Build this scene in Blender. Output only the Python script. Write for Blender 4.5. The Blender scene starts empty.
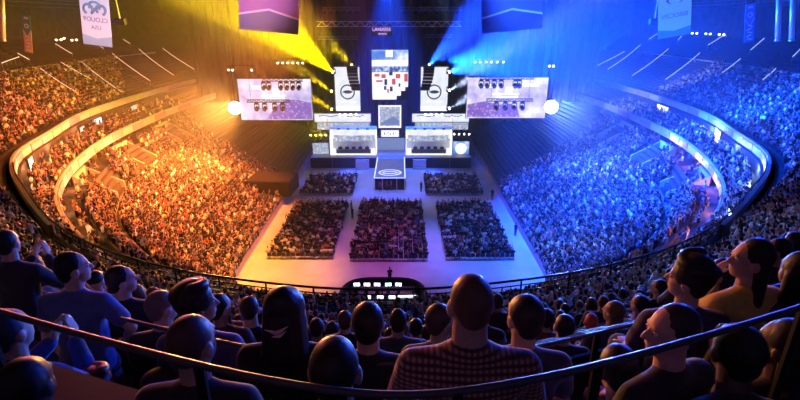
import bpy, bmesh, math, random
import numpy as np
from mathutils import Vector, Matrix, Euler

random.seed(7)
rng = np.random.default_rng(11)
scn = bpy.context.scene
COL = scn.collection

# ------------------------------------------------------------------ camera model
F = 480.0
CX, CH = 0.95, 25.4
PITCH = math.atan(179 / F)
CP, SP = math.cos(PITCH), math.sin(PITCH)


def ray(px, py):
    xc, yc = (px - 400) / F, (200 - py) / F
    return np.array([xc, CP + yc * SP, -SP + yc * CP])


def at_t(px, py, t):
    d = ray(px, py)
    return Vector((CX + d[0] * t, d[1] * t, CH + d[2] * t))


def at_y(px, py, Y):
    return at_t(px, py, Y / ray(px, py)[1])


def at_z(px, py, z):
    return at_t(px, py, (z - CH) / ray(px, py)[2])


def proj(P):
    P = np.asarray(P, float)
    x, y, z = P[..., 0] - CX, P[..., 1], P[..., 2] - CH
    zc = y * CP - z * SP
    yc = y * SP + z * CP
    zs = np.where(zc > 0.05, zc, 0.05)
    return 400 + F * x / zs, 200 - F * yc / zs, zc


# ------------------------------------------------------------------ materials
MATS = {}


def mat(name, color=(0.5, 0.5, 0.5), rough=0.7, metal=0.0, emit=None, strength=1.0, noise=0.0, nscale=8.0, spec=0.3, sheen=0.0):
    if name in MATS:
        return MATS[name]
    m = bpy.data.materials.new(name)
    m.use_nodes = True
    nt = m.node_tree
    b = nt.nodes['Principled BSDF']
    b.inputs['Base Color'].default_value = (*color, 1)
    b.inputs['Roughness'].default_value = rough
    b.inputs['Metallic'].default_value = metal
    b.inputs['Specular IOR Level'].default_value = spec
    if sheen:
        b.inputs['Sheen Weight'].default_value = sheen
    if noise > 0:
        tc = nt.nodes.new('ShaderNodeTexCoord')
        n = nt.nodes.new('ShaderNodeTexNoise')
        n.inputs['Scale'].default_value = nscale
        n.inputs['Detail'].default_value = 5
        r = nt.nodes.new('ShaderNodeValToRGB')
        r.color_ramp.elements[0].position = 0.3
        r.color_ramp.elements[1].position = 0.7
        r.color_ramp.elements[0].color = (*[c * (1 - noise) for c in color], 1)
        r.color_ramp.elements[1].color = (*[min(1, c * (1 + noise)) for c in color], 1)
        nt.links.new(tc.outputs['Object'], n.inputs['Vector'])
        nt.links.new(n.outputs['Fac'], r.inputs['Fac'])
        nt.links.new(r.outputs['Color'], b.inputs['Base Color'])
    if emit is not None:
        b.inputs['Emission Color'].default_value = (*emit, 1)
        b.inputs['Emission Strength'].default_value = strength
    MATS[name] = m
    return m


def mat_objcolor(name, rough=0.8, sheen=0.0):
    """cloth whose dye comes from the object's own colour"""
    m = mat(name, rough=rough, sheen=sheen)
    nt = m.node_tree
    oi = nt.nodes.new('ShaderNodeObjectInfo')
    tc = nt.nodes.new('ShaderNodeTexCoord')
    n = nt.nodes.new('ShaderNodeTexNoise')
    n.inputs['Scale'].default_value = 22
    mx = nt.nodes.new('ShaderNodeMixRGB')
    mx.blend_type = 'MULTIPLY'
    mx.inputs['Fac'].default_value = 0.45
    nt.links.new(tc.outputs['Object'], n.inputs['Vector'])
    nt.links.new(oi.outputs['Color'], mx.inputs['Color1'])
    nt.links.new(n.outputs['Fac'], mx.inputs['Color2'])
    nt.links.new(mx.outputs['Color'], nt.nodes['Principled BSDF'].inputs['Base Color'])
    return m


def mat_vcol(name, rough=0.8):
    m = mat(name, rough=rough)
    nt = m.node_tree
    a = nt.nodes.new('ShaderNodeAttribute')
    a.attribute_name = 'Col'
    nt.links.new(a.outputs['Color'], nt.nodes['Principled BSDF'].inputs['Base Color'])
    return m


def mat_screen(name, stops, strength, scale=3.0, kind='noise', detail=6, axis=None):
    """a lit LED screen showing a blotchy picture"""
    m = bpy.data.materials.new(name)
    m.use_nodes = True
    nt = m.node_tree
    b = nt.nodes['Principled BSDF']
    b.inputs['Base Color'].default_value = (0.02, 0.02, 0.02, 1)
    b.inputs['Roughness'].default_value = 0.4
    tc = nt.nodes.new('ShaderNodeTexCoord')
    if kind == 'noise':
        n = nt.nodes.new('ShaderNodeTexNoise')
        n.inputs['Scale'].default_value = scale
        n.inputs['Detail'].default_value = detail
        fac = n.outputs['Fac']
    else:
        n = nt.nodes.new('ShaderNodeTexVoronoi')
        n.inputs['Scale'].default_value = scale
        fac = n.outputs['Distance']
    nt.links.new(tc.outputs['Object'], n.inputs['Vector'])
    r = nt.nodes.new('ShaderNodeValToRGB')
    while len(r.color_ramp.elements) < len(stops):
        r.color_ramp.elements.new(0.5)
    for e, (p, c) in zip(r.color_ramp.elements, stops):
        e.position = p
        e.color = (*c, 1)
    nt.links.new(fac, r.inputs['Fac'])
    nt.links.new(r.outputs['Color'], b.inputs['Emission Color'])
    b.inputs['Emission Strength'].default_value = strength
    return m


# ------------------------------------------------------------------ mesh collector
class MB:
    def __init__(s):
        s.v, s.f = [], []

    def add(s, vs, fs):
        o = len(s.v)
        s.v += [tuple(v) for v in vs]
        s.f += [tuple(i + o for i in f) for f in fs]
        return s

    def box(s, c, size, rot=None):
        hx, hy, hz = size[0] / 2, size[1] / 2, size[2] / 2
        vs = [Vector((x, y, z)) for x in (-hx, hx) for y in (-hy, hy) for z in (-hz, hz)]
        if rot is not None:
            R = rot if isinstance(rot, Matrix) else Euler(rot).to_matrix()
            vs = [R @ v for v in vs]
        c = Vector(c)
        return s.add([v + c for v in vs], [(0, 1, 3, 2), (4, 6, 7, 5), (0, 4, 5, 1), (2, 3, 7, 6), (0, 2, 6, 4), (1, 5, 7, 3)])

    def tube(s, pts, r, n=8, caps=True):
        pts = [Vector(p) for p in pts]
        rings = []
        for i, p in enumerate(pts):
            d = (pts[min(i + 1, len(pts) - 1)] - pts[max(i - 1, 0)]).normalized()
            a = Vector((0, 0, 1)) if abs(d.z) < 0.9 else Vector((1, 0, 0))
            u = d.cross(a).normalized()
            w = u.cross(d)
            rr = r[i] if isinstance(r, (list, tuple)) else r
            rings.append([p + (u * math.cos(2 * math.pi * k / n) + w * math.sin(2 * math.pi * k / n)) * rr for k in range(n)])
        vs = [v for R in rings for v in R]
        fs = []
        for i in range(len(pts) - 1):
            for k in range(n):
                a, b = i * n + k, i * n + (k + 1) % n
                fs.append((a, b, b + n, a + n))
        if caps:
            fs.append(tuple(range(n))[::-1])
            fs.append(tuple((len(pts) - 1) * n + k for k in range(n)))
        return s.add(vs, fs)

    def prism(s, poly, d):
        """polygon of 3-D points extruded by vector d"""
        n = len(poly)
        d = Vector(d)
        vs = [Vector(p) for p in poly] + [Vector(p) + d for p in poly]
        fs = [tuple(range(n))[::-1], tuple(range(n, 2 * n))] + [(i, (i + 1) % n, n + (i + 1) % n, n + i) for i in range(n)]
        return s.add(vs, fs)

    def lathe(s, c, prof, axis='z', n=16, R=None):
        """profile of (radius, height) turned round an axis through c"""
        vs, fs = [], []
        for r, h in prof:
            for k in range(n):
                a = 2 * math.pi * k / n
                v = Vector((r * math.cos(a), r * math.sin(a), h))
                if axis == 'y':
                    v = Vector((v.x, v.z, v.y))
                if R is not None:
                    v = R @ v
                vs.append(v + Vector(c))
        for i in range(len(prof) - 1):
            for k in range(n):
                a, b = i * n + k, i * n + (k + 1) % n
                fs.append((a, b, b + n, a + n))
        fs.append(tuple(range(n))[::-1])
        fs.append(tuple((len(prof) - 1) * n + k for k in range(n)))
        return s.add(vs, fs)

    def sheet(s, rows, closed=False):
        """grid of points: list of rows of equal length"""
        m = len(rows[0])
        vs = [p for r in rows for p in r]
        fs = []
        for i in range(len(rows) - 1):
            for k in range(m - 1):
                a = i * m + k
                fs.append((a, a + 1, a + m + 1, a + m))
        return s.add(vs, fs)

    def build(s, name, material, parent=None, loc=None, smooth=False, bevel=0.0):
        me = bpy.data.meshes.new(name)
        if loc is not None:
            l = Vector(loc)
            vs = [tuple(Vector(v) - l) for v in s.v]
        else:
            vs = s.v
        me.from_pydata(vs, [], s.f)
        bm = bmesh.new()
        bm.from_mesh(me)
        bmesh.ops.recalc_face_normals(bm, faces=bm.faces)
        bm.to_mesh(me)
        bm.free()
        if smooth:
            me.polygons.foreach_set('use_smooth', [True] * len(me.polygons))
        me.update()
        o = bpy.data.objects.new(name, me)
        if material is not None:
            me.materials.append(material)
        COL.objects.link(o)
        if loc is not None:
            o.location = loc
        if bevel > 0:
            b = o.modifiers.new('bevel', 'BEVEL')
            b.width = bevel
            b.segments = 2
        if parent is not None:
            o.parent = parent
            if loc is None:
                o.matrix_parent_inverse = Matrix.Translation(-Vector(parent.location)) if parent.rotation_euler.z == 0 else parent.matrix_basis.inverted()
        return o


def tag(o, label=None, cat=None, group=None, kind=None):
    if label:
        o['label'] = label
    if cat:
        o['category'] = cat
    if group:
        o['group'] = group
    if kind:
        o['kind'] = kind
    return o


def thing(name, label, cat, loc=(0, 0, 0), rz=0.0, group=None):
    o = bpy.data.objects.new(name, None)
    o.empty_display_size = 0.2
    COL.objects.link(o)
    o.location = loc
    o.rotation_euler = (0, 0, rz)
    return tag(o, label, cat, group)


def part(mb, name, m, parent, smooth=False, bevel=0.0, label=None):
    """mb is in the parent's own coordinates"""
    o = mb.build(name, m, None, None, smooth, bevel)
    o.parent = parent
    if label:
        o['label'] = label
    return o


def copy_tree(o, parent=None):
    c = o.copy()
    COL.objects.link(c)
    if parent is not None:
        c.parent = parent
    for ch in list(o.children):
        copy_tree(ch, c)
    return c


def text_part(body, size, m, parent, R, loc, name='lettering', depth=0.01, mirror=False):
    cu = bpy.data.curves.new('t', 'FONT')
    cu.body = body
    cu.size = size
    cu.align_x = 'CENTER'
    cu.align_y = 'CENTER'
    cu.extrude = depth
    t = bpy.data.objects.new('t', cu)
    COL.objects.link(t)
    dg = bpy.context.evaluated_depsgraph_get()
    me = bpy.data.meshes.new_from_object(t.evaluated_get(dg))
    bpy.data.objects.remove(t)
    # letters stand upright in X-Z facing -Y
    M = Matrix.Rotation(math.pi / 2, 4, 'X')
    if mirror:
        M = Matrix.Scale(-1, 4, (1, 0, 0)) @ M
    me.transform(Matrix.Translation(loc) @ R.to_4x4() @ M)
    if mirror:
        me.flip_normals()
    me.materials.clear()
    me.materials.append(m)
    o = bpy.data.objects.new(name, me)
    COL.objects.link(o)
    o.parent = parent
    return o


# ------------------------------------------------------------------ arena curves (plan), mirrored about X = 0
A_H = [(0, 21.5), (1.7, 21.55), (3.4, 21.7), (6.2, 22.2), (10.2, 23.2), (14.1, 24.7), (18.1, 26.8), (23.1, 30.5), (29.9, 37.3), (36, 44), (40.6, 51), (44, 61), (47.5, 72), (49, 84), (49.5, 100), (49, 120), (45, 138)]
O_H = [(0, 1.08), (0.3, 1.12), (0.75, 1.25), (1.6, 1.56), (3.2, 2.2), (6.5, 3.7), (11.5, 6.2), (20, 11), (36, 20.5), (48, 30), (57, 41), (63, 54), (67, 69), (69, 84), (70, 101), (70, 122), (65, 144)]
E_H = [(0, 24.3), (8, 25.3), (15, 27.6), (22, 32.2), (29.0, 39.3), (33.2, 45.2), (36.6, 52.2), (39.2, 59.6), (41.5, 70), (42.4, 83), (42.6, 96), (41, 119), (38, 132)]
D_H = [(0, 25.5), (8, 26.6), (14, 29), (20, 33.2), (27, 40.2), (31.2, 46), (34.6, 54), (36.7, 61), (38.3, 70), (39.2, 84), (39.4, 97), (38, 118), (35, 130)]
C_H = [(0, 28), (7, 29), (12, 31), (18, 35.3), (24.5, 41.5), (28.8, 47), (32, 54), (34, 60.5), (35, 68), (35.8, 84), (36, 98), (34.5, 116), (31, 127)]
B_H = [(0, 37.5), (8, 37.5), (12, 38), (14.6, 39.6), (16.1, 43), (16.3, 48), (16.3, 55), (16.3, 62), (16.3, 69), (16.3, 84), (16.3, 98), (16.3, 112), (15, 121)]


def crom(pts, n_per):
    """mirror a half curve and run a Catmull-Rom through it -> (N,2), from -end to +end"""
    P = [(-x, y) for x, y in reversed(pts[1:])] + list(pts)
    P = np.array(P, float)
    Q = np.vstack([2 * P[0] - P[1], P, 2 * P[-1] - P[-2]])
    out = []
    for i in range(1, len(Q) - 2):
        p0, p1, p2, p3 = Q[i - 1], Q[i], Q[i + 1], Q[i + 2]
        for k in range(n_per):
            t = k / n_per
            out.append(0.5 * (2 * p1 + (p2 - p0) * t + (2 * p0 - 5 * p1 + 4 * p2 - p3) * t * t + (-p0 + 3 * p1 - 3 * p2 + p3) * t ** 3))
    out.append(P[-1])
    return np.array(out)


NP = 6
CA = crom(A_H, NP)
CO = crom(O_H, NP)
NS = len(CA)
S = np.linspace(-16, 16, NS)
# the apex of the near rows stands before the viewer's own seat
CO[:, 0] += CX * np.exp(-(CO[:, 0] / 9.0) ** 2)


def closest(curve, pts):
    """nearest points of a polyline to pts"""
    a, b = curve[:-1], curve[1:]
    ab = b - a
    out = []
    for p in pts:
        t = np.clip(((p - a) * ab).sum(1) / np.maximum((ab * ab).sum(1), 1e-9), 0, 1)
        q = a + ab * t[:, None]
        out.append(q[((q - p) ** 2).sum(1).argmin()])
    return np.array(out)


CE = closest(crom(E_H, 10), CA)
CD = closest(crom(D_H, 10), CE)
CC = closest(crom(C_H, 10), CD)


def smooth_curve(c, it=6):
    for _ in range(it):
        c[1:-1] = 0.25 * c[:-2] + 0.5 * c[1:-1] + 0.25 * c[2:]
    return c


CE, CD, CC = smooth_curve(CE), smooth_curve(CD), smooth_curve(CC)
CB = smooth_curve(closest(crom(B_H, 10), CC), 3)

Z_A = 11.3                                                # floor of the ring walkway
absS = np.abs(S)
Z_RISE = 12.05 + (10.2 - 12.05) * np.clip((absS - 6.5) / 2.5, 0, 1)   # rise of the upper tier to its last row
ROWS_U = 25


def gz(t):
    """height share of the upper tier: slightly hollow rake"""
    return t - 0.050 * np.sin(np.pi * np.clip(t, 0, 1) ** 1.6) - 0.036 * np.sin(np.pi * np.clip(t, 0, 1) ** 0.7)



def tier_line(Pin, Pout, t):
    return Pin + (Pout - Pin) * t


def tier_mesh(mb, Pin, Pout, zlow, rise, rows, sel, g=lambda t: t):
    """stepped seating: treads and risers"""
    idx = np.where(sel)[0]
    lines = []
    zprev = zlow - 0.0
    for j in range(rows):
        zj = zlow + rise * g(j / max(rows - 1, 1)) * np.ones(NS)
        l0 = tier_line(Pin, Pout, j / rows)
        l1 = tier_line(Pin, Pout, (j + 1) / rows)
        zp = (zlow + rise * g((j - 1) / max(rows - 1, 1)) * np.ones(NS)) if j else zj - 0.3
        lines.append([(l0[i, 0], l0[i, 1], zp[i]) for i in idx])
        lines.append([(l0[i, 0], l0[i, 1], zj[i]) for i in idx])
        if j == rows - 1:
            lines.append([(l1[i, 0], l1[i, 1], zj[i]) for i in idx])
    mb.sheet(lines)
    return mb


ALL = np.ones(NS, bool)
concrete = mat('tier_concrete', (0.07, 0.065, 0.065), 0.85, noise=0.25, nscale=0.8)
darkcon = mat('dark_concrete', (0.07, 0.07, 0.075), 0.9, noise=0.3, nscale=0.6)
facade = mat('pale_facade', (0.62, 0.58, 0.54), 0.6, noise=0.12, nscale=1.5)
black = mat('black_paint', (0.012, 0.012, 0.014), 0.6)
blackm = mat('black_metal', (0.02, 0.02, 0.022), 0.4, 0.6)
steel = mat('steel', (0.45, 0.45, 0.48), 0.35, 0.9)
whitepaint = mat('white_paint', (0.75, 0.75, 0.75), 0.5)

# ------------------------------------------------------------------ shell
mb = MB()
mb.box((0, 65, -0.15), (150, 180, 0.3))
fl = mb.build('floor', mat('polished_floor', (0.55, 0.53, 0.55), 0.5, noise=0.12, nscale=0.35, spec=0.4))
tag(fl, kind='structure')
cl = MB().box((0, 62, 36.2), (150, 176, 0.4)).build('ceiling', darkcon)
tag(cl, kind='structure')

mb = MB()
tier_mesh(mb, CB, CC, 1.25, 4.1, 22, ALL)
tag(mb.build('lower_seating_slab', concrete), kind='structure')
mb = MB()
tier_mesh(mb, CC + (CD - CC) * 0.28, CD, 5.7, 2.0, 4, ALL)
tag(mb.build('middle_seating_slab', concrete), kind='structure')
mb = MB().sheet([[(p[0], p[1], 5.45) for p in CC], [(p[0], p[1], 5.45) for p in CC + (CD - CC) * 0.28]])
tag(mb.build('lower_walkway_slab', facade), kind='structure')
mb = MB()
CE_IN = CE + (CA - CE) * 0.07
tier_mesh(mb, CE_IN, CE + (CA - CE) * 0.72, 9.0, 0.9, 4, ALL)
tag(mb.build('suite_seating_slab', concrete), kind='structure')
# underside and back of the gap beneath the suites
mb = MB().sheet([[(p[0], p[1], 7.7) for p in CD], [(p[0], p[1], 7.7) for p in CE + (CA - CE) * 0.5], [(p[0], p[1], 8.7) for p in CE + (CA - CE) * 0.5], [(p[0], p[1], 8.7) for p in CE]])
tag(mb.build('concourse_slab', darkcon), kind='structure')
# back wall of the suites, up to the ring
mb = MB().sheet([[(p[0], p[1], 9.8) for p in CE + (CA - CE) * 0.72], [(p[0], p[1], 9.9) for p in CE + (CA - CE) * 0.88], [(p[0], p[1], 11.2) for p in CE + (CA - CE) * 0.88], [(p[0], p[1], 11.2) for p in CA]])
tag(mb.build('suite_back_wall', darkcon), kind='structure')
NEARSEL = absS > 6.0


def band(curve, z0, z1, th, sel=ALL, out=1.0):
    """an upright parapet following a plan curve"""
    d = np.gradient(curve, axis=0)
    d /= np.maximum(np.linalg.norm(d, axis=1, keepdims=True), 1e-9)
    n = np.stack([d[:, 1], -d[:, 0]], 1) * th * out
    idx = np.where(sel)[0]
    c2 = curve + n
    return [[(curve[i, 0], curve[i, 1], z0) for i in idx], [(curve[i, 0], curve[i, 1], z1) for i in idx], [(c2[i, 0], c2[i, 1], z1) for i in idx], [(c2[i, 0], c2[i, 1], z0) for i in idx]]


# ring parapet of the upper tier (solid at the sides, only a low kerb below the railing at the near end)
for nm, sel in (('left', S < -6.9), ('right', S > 6.9)):
    mb = MB().sheet(band(CA, 11.1, 12.25, 0.25, sel))
    tag(mb.build('ring_parapet_wall_' + nm, facade), kind='structure')
mb = MB().sheet(band(CA, 10.9, 11.45, 0.25, absS < 7.1))
tag(mb.build('ring_kerb_wall_near', darkcon), kind='structure')
for nm, sel in (('left', S < 0.01), ('right', S > -0.01)):
    mb = MB().sheet(band(CE, 8.7, 9.9, 0.22, sel))
    tag(mb.build('suite_parapet_wall_' + nm, facade), kind='structure')
    mb = MB().sheet(band(CD, 7.2, 8.25, 0.15, sel))
    tag(mb.build('lower_back_wall_' + nm, mat('dark_board', (0.10, 0.09, 0.10), 0.7)), kind='structure')
    mb = MB().sheet(band(CB, 0.0, 1.3, 0.12, sel))
    tag(mb.build('rink_board_wall_' + nm, mat('rink_board', (0.42, 0.33, 0.5), 0.5)), kind='structure')
    mb = MB().sheet(band(CC, 5.0, 5.75, 0.12, sel))
    tag(mb.build('walkway_parapet_wall_' + nm, facade), kind='structure')

# upper tier: the ring walkway and the rows
mb = MB().sheet([[(p[0], p[1], Z_A) for p in CA], [(p[0], p[1], Z_A) for p in CA + (CO - CA) * 0.075]])
tag(mb.build('ring_walkway_slab', mat('walkway', (0.40, 0.36, 0.34), 0.8, noise=0.15)), kind='structure')
UIN = CA + (CO - CA) * 0.06
mb = MB()
tier_mesh(mb, CA, CO, Z_A, Z_RISE, ROWS_U, ALL, gz)
tag(mb.build('upper_seating_slab', concrete), kind='structure')
mb = MB().sheet([[(p[0], p[1], 23.35) for p in CO[absS < 7]], [(p[0], p[1], 23.75) for p in CO[absS < 7]], [(p[0] * 1.02 - 0.02 * CX, p[1] - 3.5, 23.75) for p in CO[absS < 7]]])
tag(mb.build('upper_walkway_slab', darkcon), kind='structure')
# outer shell wall behind the upper tier
zt = Z_A + Z_RISE
d = np.gradient(CO, axis=0)
d /= np.linalg.norm(d, axis=1, keepdims=True)
COW = CO + np.stack([d[:, 1], -d[:, 0]], 1) * 1.2
for nm, sel in (('left', S < -6.9), ('right', S > 6.9)):
    idx = np.where(sel)[0]
    mb = MB().sheet([[(CO[i, 0], CO[i, 1], zt[i]) for i in idx], [(COW[i, 0], COW[i, 1], zt[i]) for i in idx], [(COW[i, 0], COW[i, 1], 36) for i in idx]])
    tag(mb.build('wall_' + nm, darkcon), kind='structure')
curtain = mat('black_curtain', (0.006, 0.006, 0.008), 0.95, noise=0.4, nscale=0.7)
mb = MB()
pts = []
for i in range(181):
    x = -45.5 + 91 * i / 180
    pts.append((x, 112 + 0.35 * math.sin(i * 1.9), 0))
mb.sheet([[(p[0], p[1], z) for p in pts] for z in (-0.1, 36)])
tag(mb.build('trim_curtain', curtain), kind='structure')
tag(MB().box((0, 150, 18), (150, 0.4, 36.4)).build('wall_back', darkcon), kind='structure')
tag(MB().box((0, -6.2, 18), (150, 0.4, 36.4)).build('wall_near', darkcon), kind='structure')

# pale cross-aisle band part way up the side tiers
for nm, sg in (('left', -1), ('right', 1)):
    sel = (S * sg > 7.6) & (S * sg < 15.5)
    c = CA + (CO - CA) * 0.655
    idx = np.where(sel)[0]
    zz = Z_A + Z_RISE * gz(0.655)
    dd = (CO - CA) / np.linalg.norm(CO - CA, axis=1, keepdims=True)
    mb = MB().sheet([[(c[i, 0], c[i, 1], zz[i] - 0.3) for i in idx], [(c[i, 0], c[i, 1], zz[i] + 0.75) for i in idx], [(c[i, 0] + dd[i, 0] * 0.2, c[i, 1] + dd[i, 1] * 0.2, zz[i] + 0.75) for i in idx], [(c[i, 0] + dd[i, 0] * 0.2, c[i, 1] + dd[i, 1] * 0.2, zz[i] - 0.3) for i in idx]])
    tag(mb.build('cross_aisle_wall_' + nm, facade), kind='structure')


def tier_pt(s, t):
    i = (s + 16) / 32 * (NS - 1)
    i0 = int(np.clip(math.floor(i), 0, NS - 2))
    f = i - i0
    a = CA[i0] * (1 - f) + CA[i0 + 1] * f
    o = CO[i0] * (1 - f) + CO[i0 + 1] * f
    zr = Z_RISE[i0] * (1 - f) + Z_RISE[i0 + 1] * f
    p = a + (o - a) * t
    return Vector((p[0], p[1], Z_A + zr * float(gz(min(t * 25 / 24, 1)))))


_sg, _tg = np.meshgrid(np.linspace(-15.5, 15.5, 400), np.linspace(0, 1, 70), indexing='ij')
_pts = np.array([tier_pt(a, b) for a, b in zip(_sg.ravel(), _tg.ravel())])
_px, _py, _pz = proj(_pts)


def tier_from_px(px, py):
    ok = (_pz > 6) & (np.abs(_sg.ravel()) > 7)
    d2 = (_px - px) ** 2 + (_py - py) ** 2 + np.where(ok, 0, 1e9)
    k = d2.argmin()
    return _sg.ravel()[k], _tg.ravel()[k]

# ------------------------------------------------------------------ people, built as one continuous body each
def rot_basis(d, up=(0, 0, 1)):
    d = Vector(d).normalized()
    u = Vector(up)
    x = d.cross(u)
    if x.length < 1e-4:
        x = Vector((1, 0, 0))
    x.normalize()
    z = x.cross(d)
    return Matrix((x, d, z)).transposed()


class Prims:
    def __init__(s):
        s.bm = bmesh.new()

    def _hull(s, pts):
        b = bmesh.new()
        for p in pts:
            b.verts.new(p)
        r = bmesh.ops.convex_hull(b, input=b.verts)
        junk = [g for g in r['geom_interior'] if isinstance(g, bmesh.types.BMVert)]
        if junk:
            bmesh.ops.delete(b, geom=junk, context='VERTS')
        me = bpy.data.meshes.new('h')
        b.to_mesh(me)
        b.free()
        s.bm.from_mesh(me)
        bpy.data.meshes.remove(me)

    @staticmethod
    def ball(c, r, R=None, n=12, m=8):
        r = (r, r, r) if isinstance(r, (int, float)) else r
        c = Vector(c)
        out = []
        for j in range(m + 1):
            th = math.pi * j / m
            for k in range(n if 0 < j < m else 1):
                a = 2 * math.pi * k / n
                v = Vector((r[0] * math.sin(th) * math.cos(a), r[1] * math.sin(th) * math.sin(a), r[2] * math.cos(th)))
                out.append(c + (R @ v if R is not None else v))
        return out

    def ell(s, c, r, R=None):
        s._hull(s.ball(c, r, R, 16, 10))

    def cap(s, a, ra, b, rb):
        s._hull(s.ball(a, ra) + s.ball(b, rb))

    def hull(s, balls):
        p = []
        for c, r in balls:
            p += s.ball(c, r)
        s._hull(p)

    def mesh(s, name, voxel, smooth=5, ratio=1.0):
        me = bpy.data.meshes.new(name)
        s.bm.to_mesh(me)
        s.bm.free()
        o = bpy.data.objects.new(name, me)
        COL.objects.link(o)
        r = o.modifiers.new('r', 'REMESH')
        r.mode = 'VOXEL'
        r.voxel_size = voxel
        m = o.modifiers.new('s', 'SMOOTH')
        m.factor = 0.5
        m.iterations = smooth
        if ratio < 1:
            dm = o.modifiers.new('d', 'DECIMATE')
            dm.ratio = ratio
        dg = bpy.context.evaluated_depsgraph_get()
        out = bpy.data.meshes.new_from_object(o.evaluated_get(dg))
        out.name = name
        out.polygons.foreach_set('use_smooth', [True] * len(out.polygons))
        bpy.data.objects.remove(o)
        bpy.data.meshes.remove(me)
        return out


SIT = dict(pelvis=(0, 0, .53), waist=(0, .0, .68), chest=(0, .01, .90), neck=(0, .02, 1.09), head=(0, .045, 1.265),
           hipL=(-.09, .02, .52), kneeL=(-.12, .44, .53), ankL=(-.12, .46, .09),
           shL=(-.185, .01, 1.01), elL=(-.25, .06, .75), wrL=(-.15, .28, .64), hdL=(.25, 1, -.15), hnL=(0, 0, -1))
for k in list(SIT):
    if k.endswith('L'):
        v = SIT[k]
        SIT[k[:-1] + 'R'] = (-v[0], v[1], v[2])


def pose(**kw):
    p = dict(SIT)
    p.update(kw)
    return p


POSES = {
    'sit': SIT,
    'lean': pose(waist=(0, .05, .67), chest=(0, .14, .87), neck=(0, .21, 1.05), head=(0, .27, 1.21), shL=(-.185, .15, .98), shR=(.185, .15, .98), elL=(-.25, .30, .74), elR=(.25, .30, .74), wrL=(-.06, .45, .66), wrR=(.06, .45, .66), hdL=(.9, .5, -.1), hdR=(-.9, .5, -.1)),
    'mouth': pose(elL=(-.20, .22, .80), wrL=(-.055, .205, 1.075), hdL=(.35, -.25, 1), hnL=(.2, -1, 0)),
    'clap': pose(elL=(-.25, .17, .80), elR=(.25, .17, .80), wrL=(-.06, .36, .98), wrR=(.06, .36, .98), hdL=(.25, .4, 1), hdR=(-.25, .4, 1), hnL=(1, 0, 0), hnR=(-1, 0, 0)),
    'raise': pose(shR=(.185, .01, 1.04), elR=(.27, .05, 1.28), wrR=(.25, .09, 1.53), hdR=(0, .1, 1), hnR=(0, 1, 0)),
    'stand': pose(pelvis=(0, 0, .95), waist=(0, 0, 1.12), chest=(0, .01, 1.34), neck=(0, .02, 1.51), head=(0, .045, 1.68), hipL=(-.09, 0, .92), hipR=(.09, 0, .92), kneeL=(-.10, .02, .50), kneeR=(.10, .02, .50), ankL=(-.11, -.01, .09), ankR=(.11, -.01, .09), shL=(-.185, .01, 1.44), shR=(.185, .01, 1.44), elL=(-.25, -.01, 1.17), elR=(.25, -.01, 1.17), wrL=(-.24, .08, .93), wrR=(.24, .08, .93), hdL=(0, .2, -1), hdR=(0, .2, -1), hnL=(1, 0, 0), hnR=(-1, 0, 0)),
    'hips': pose(pelvis=(0, 0, .95), waist=(0, 0, 1.12), chest=(0, .01, 1.34), neck=(0, .03, 1.51), head=(0, .06, 1.68), hipL=(-.09, 0, .92), hipR=(.09, 0, .92), kneeL=(-.12, .02, .50), kneeR=(.12, .02, .50), ankL=(-.13, -.01, .09), ankR=(.13, -.01, .09), shL=(-.185, .01, 1.44), shR=(.185, .01, 1.44), elL=(-.25, -.01, 1.17), elR=(.34, .02, 1.22), wrL=(-.24, .08, .93), wrR=(.20, .16, 1.06), hdL=(0, .2, -1), hdR=(-.6, .3, -.8), hnL=(1, 0, 0), hnR=(-1, 0, 0)),
}
_cache = {}


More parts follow.
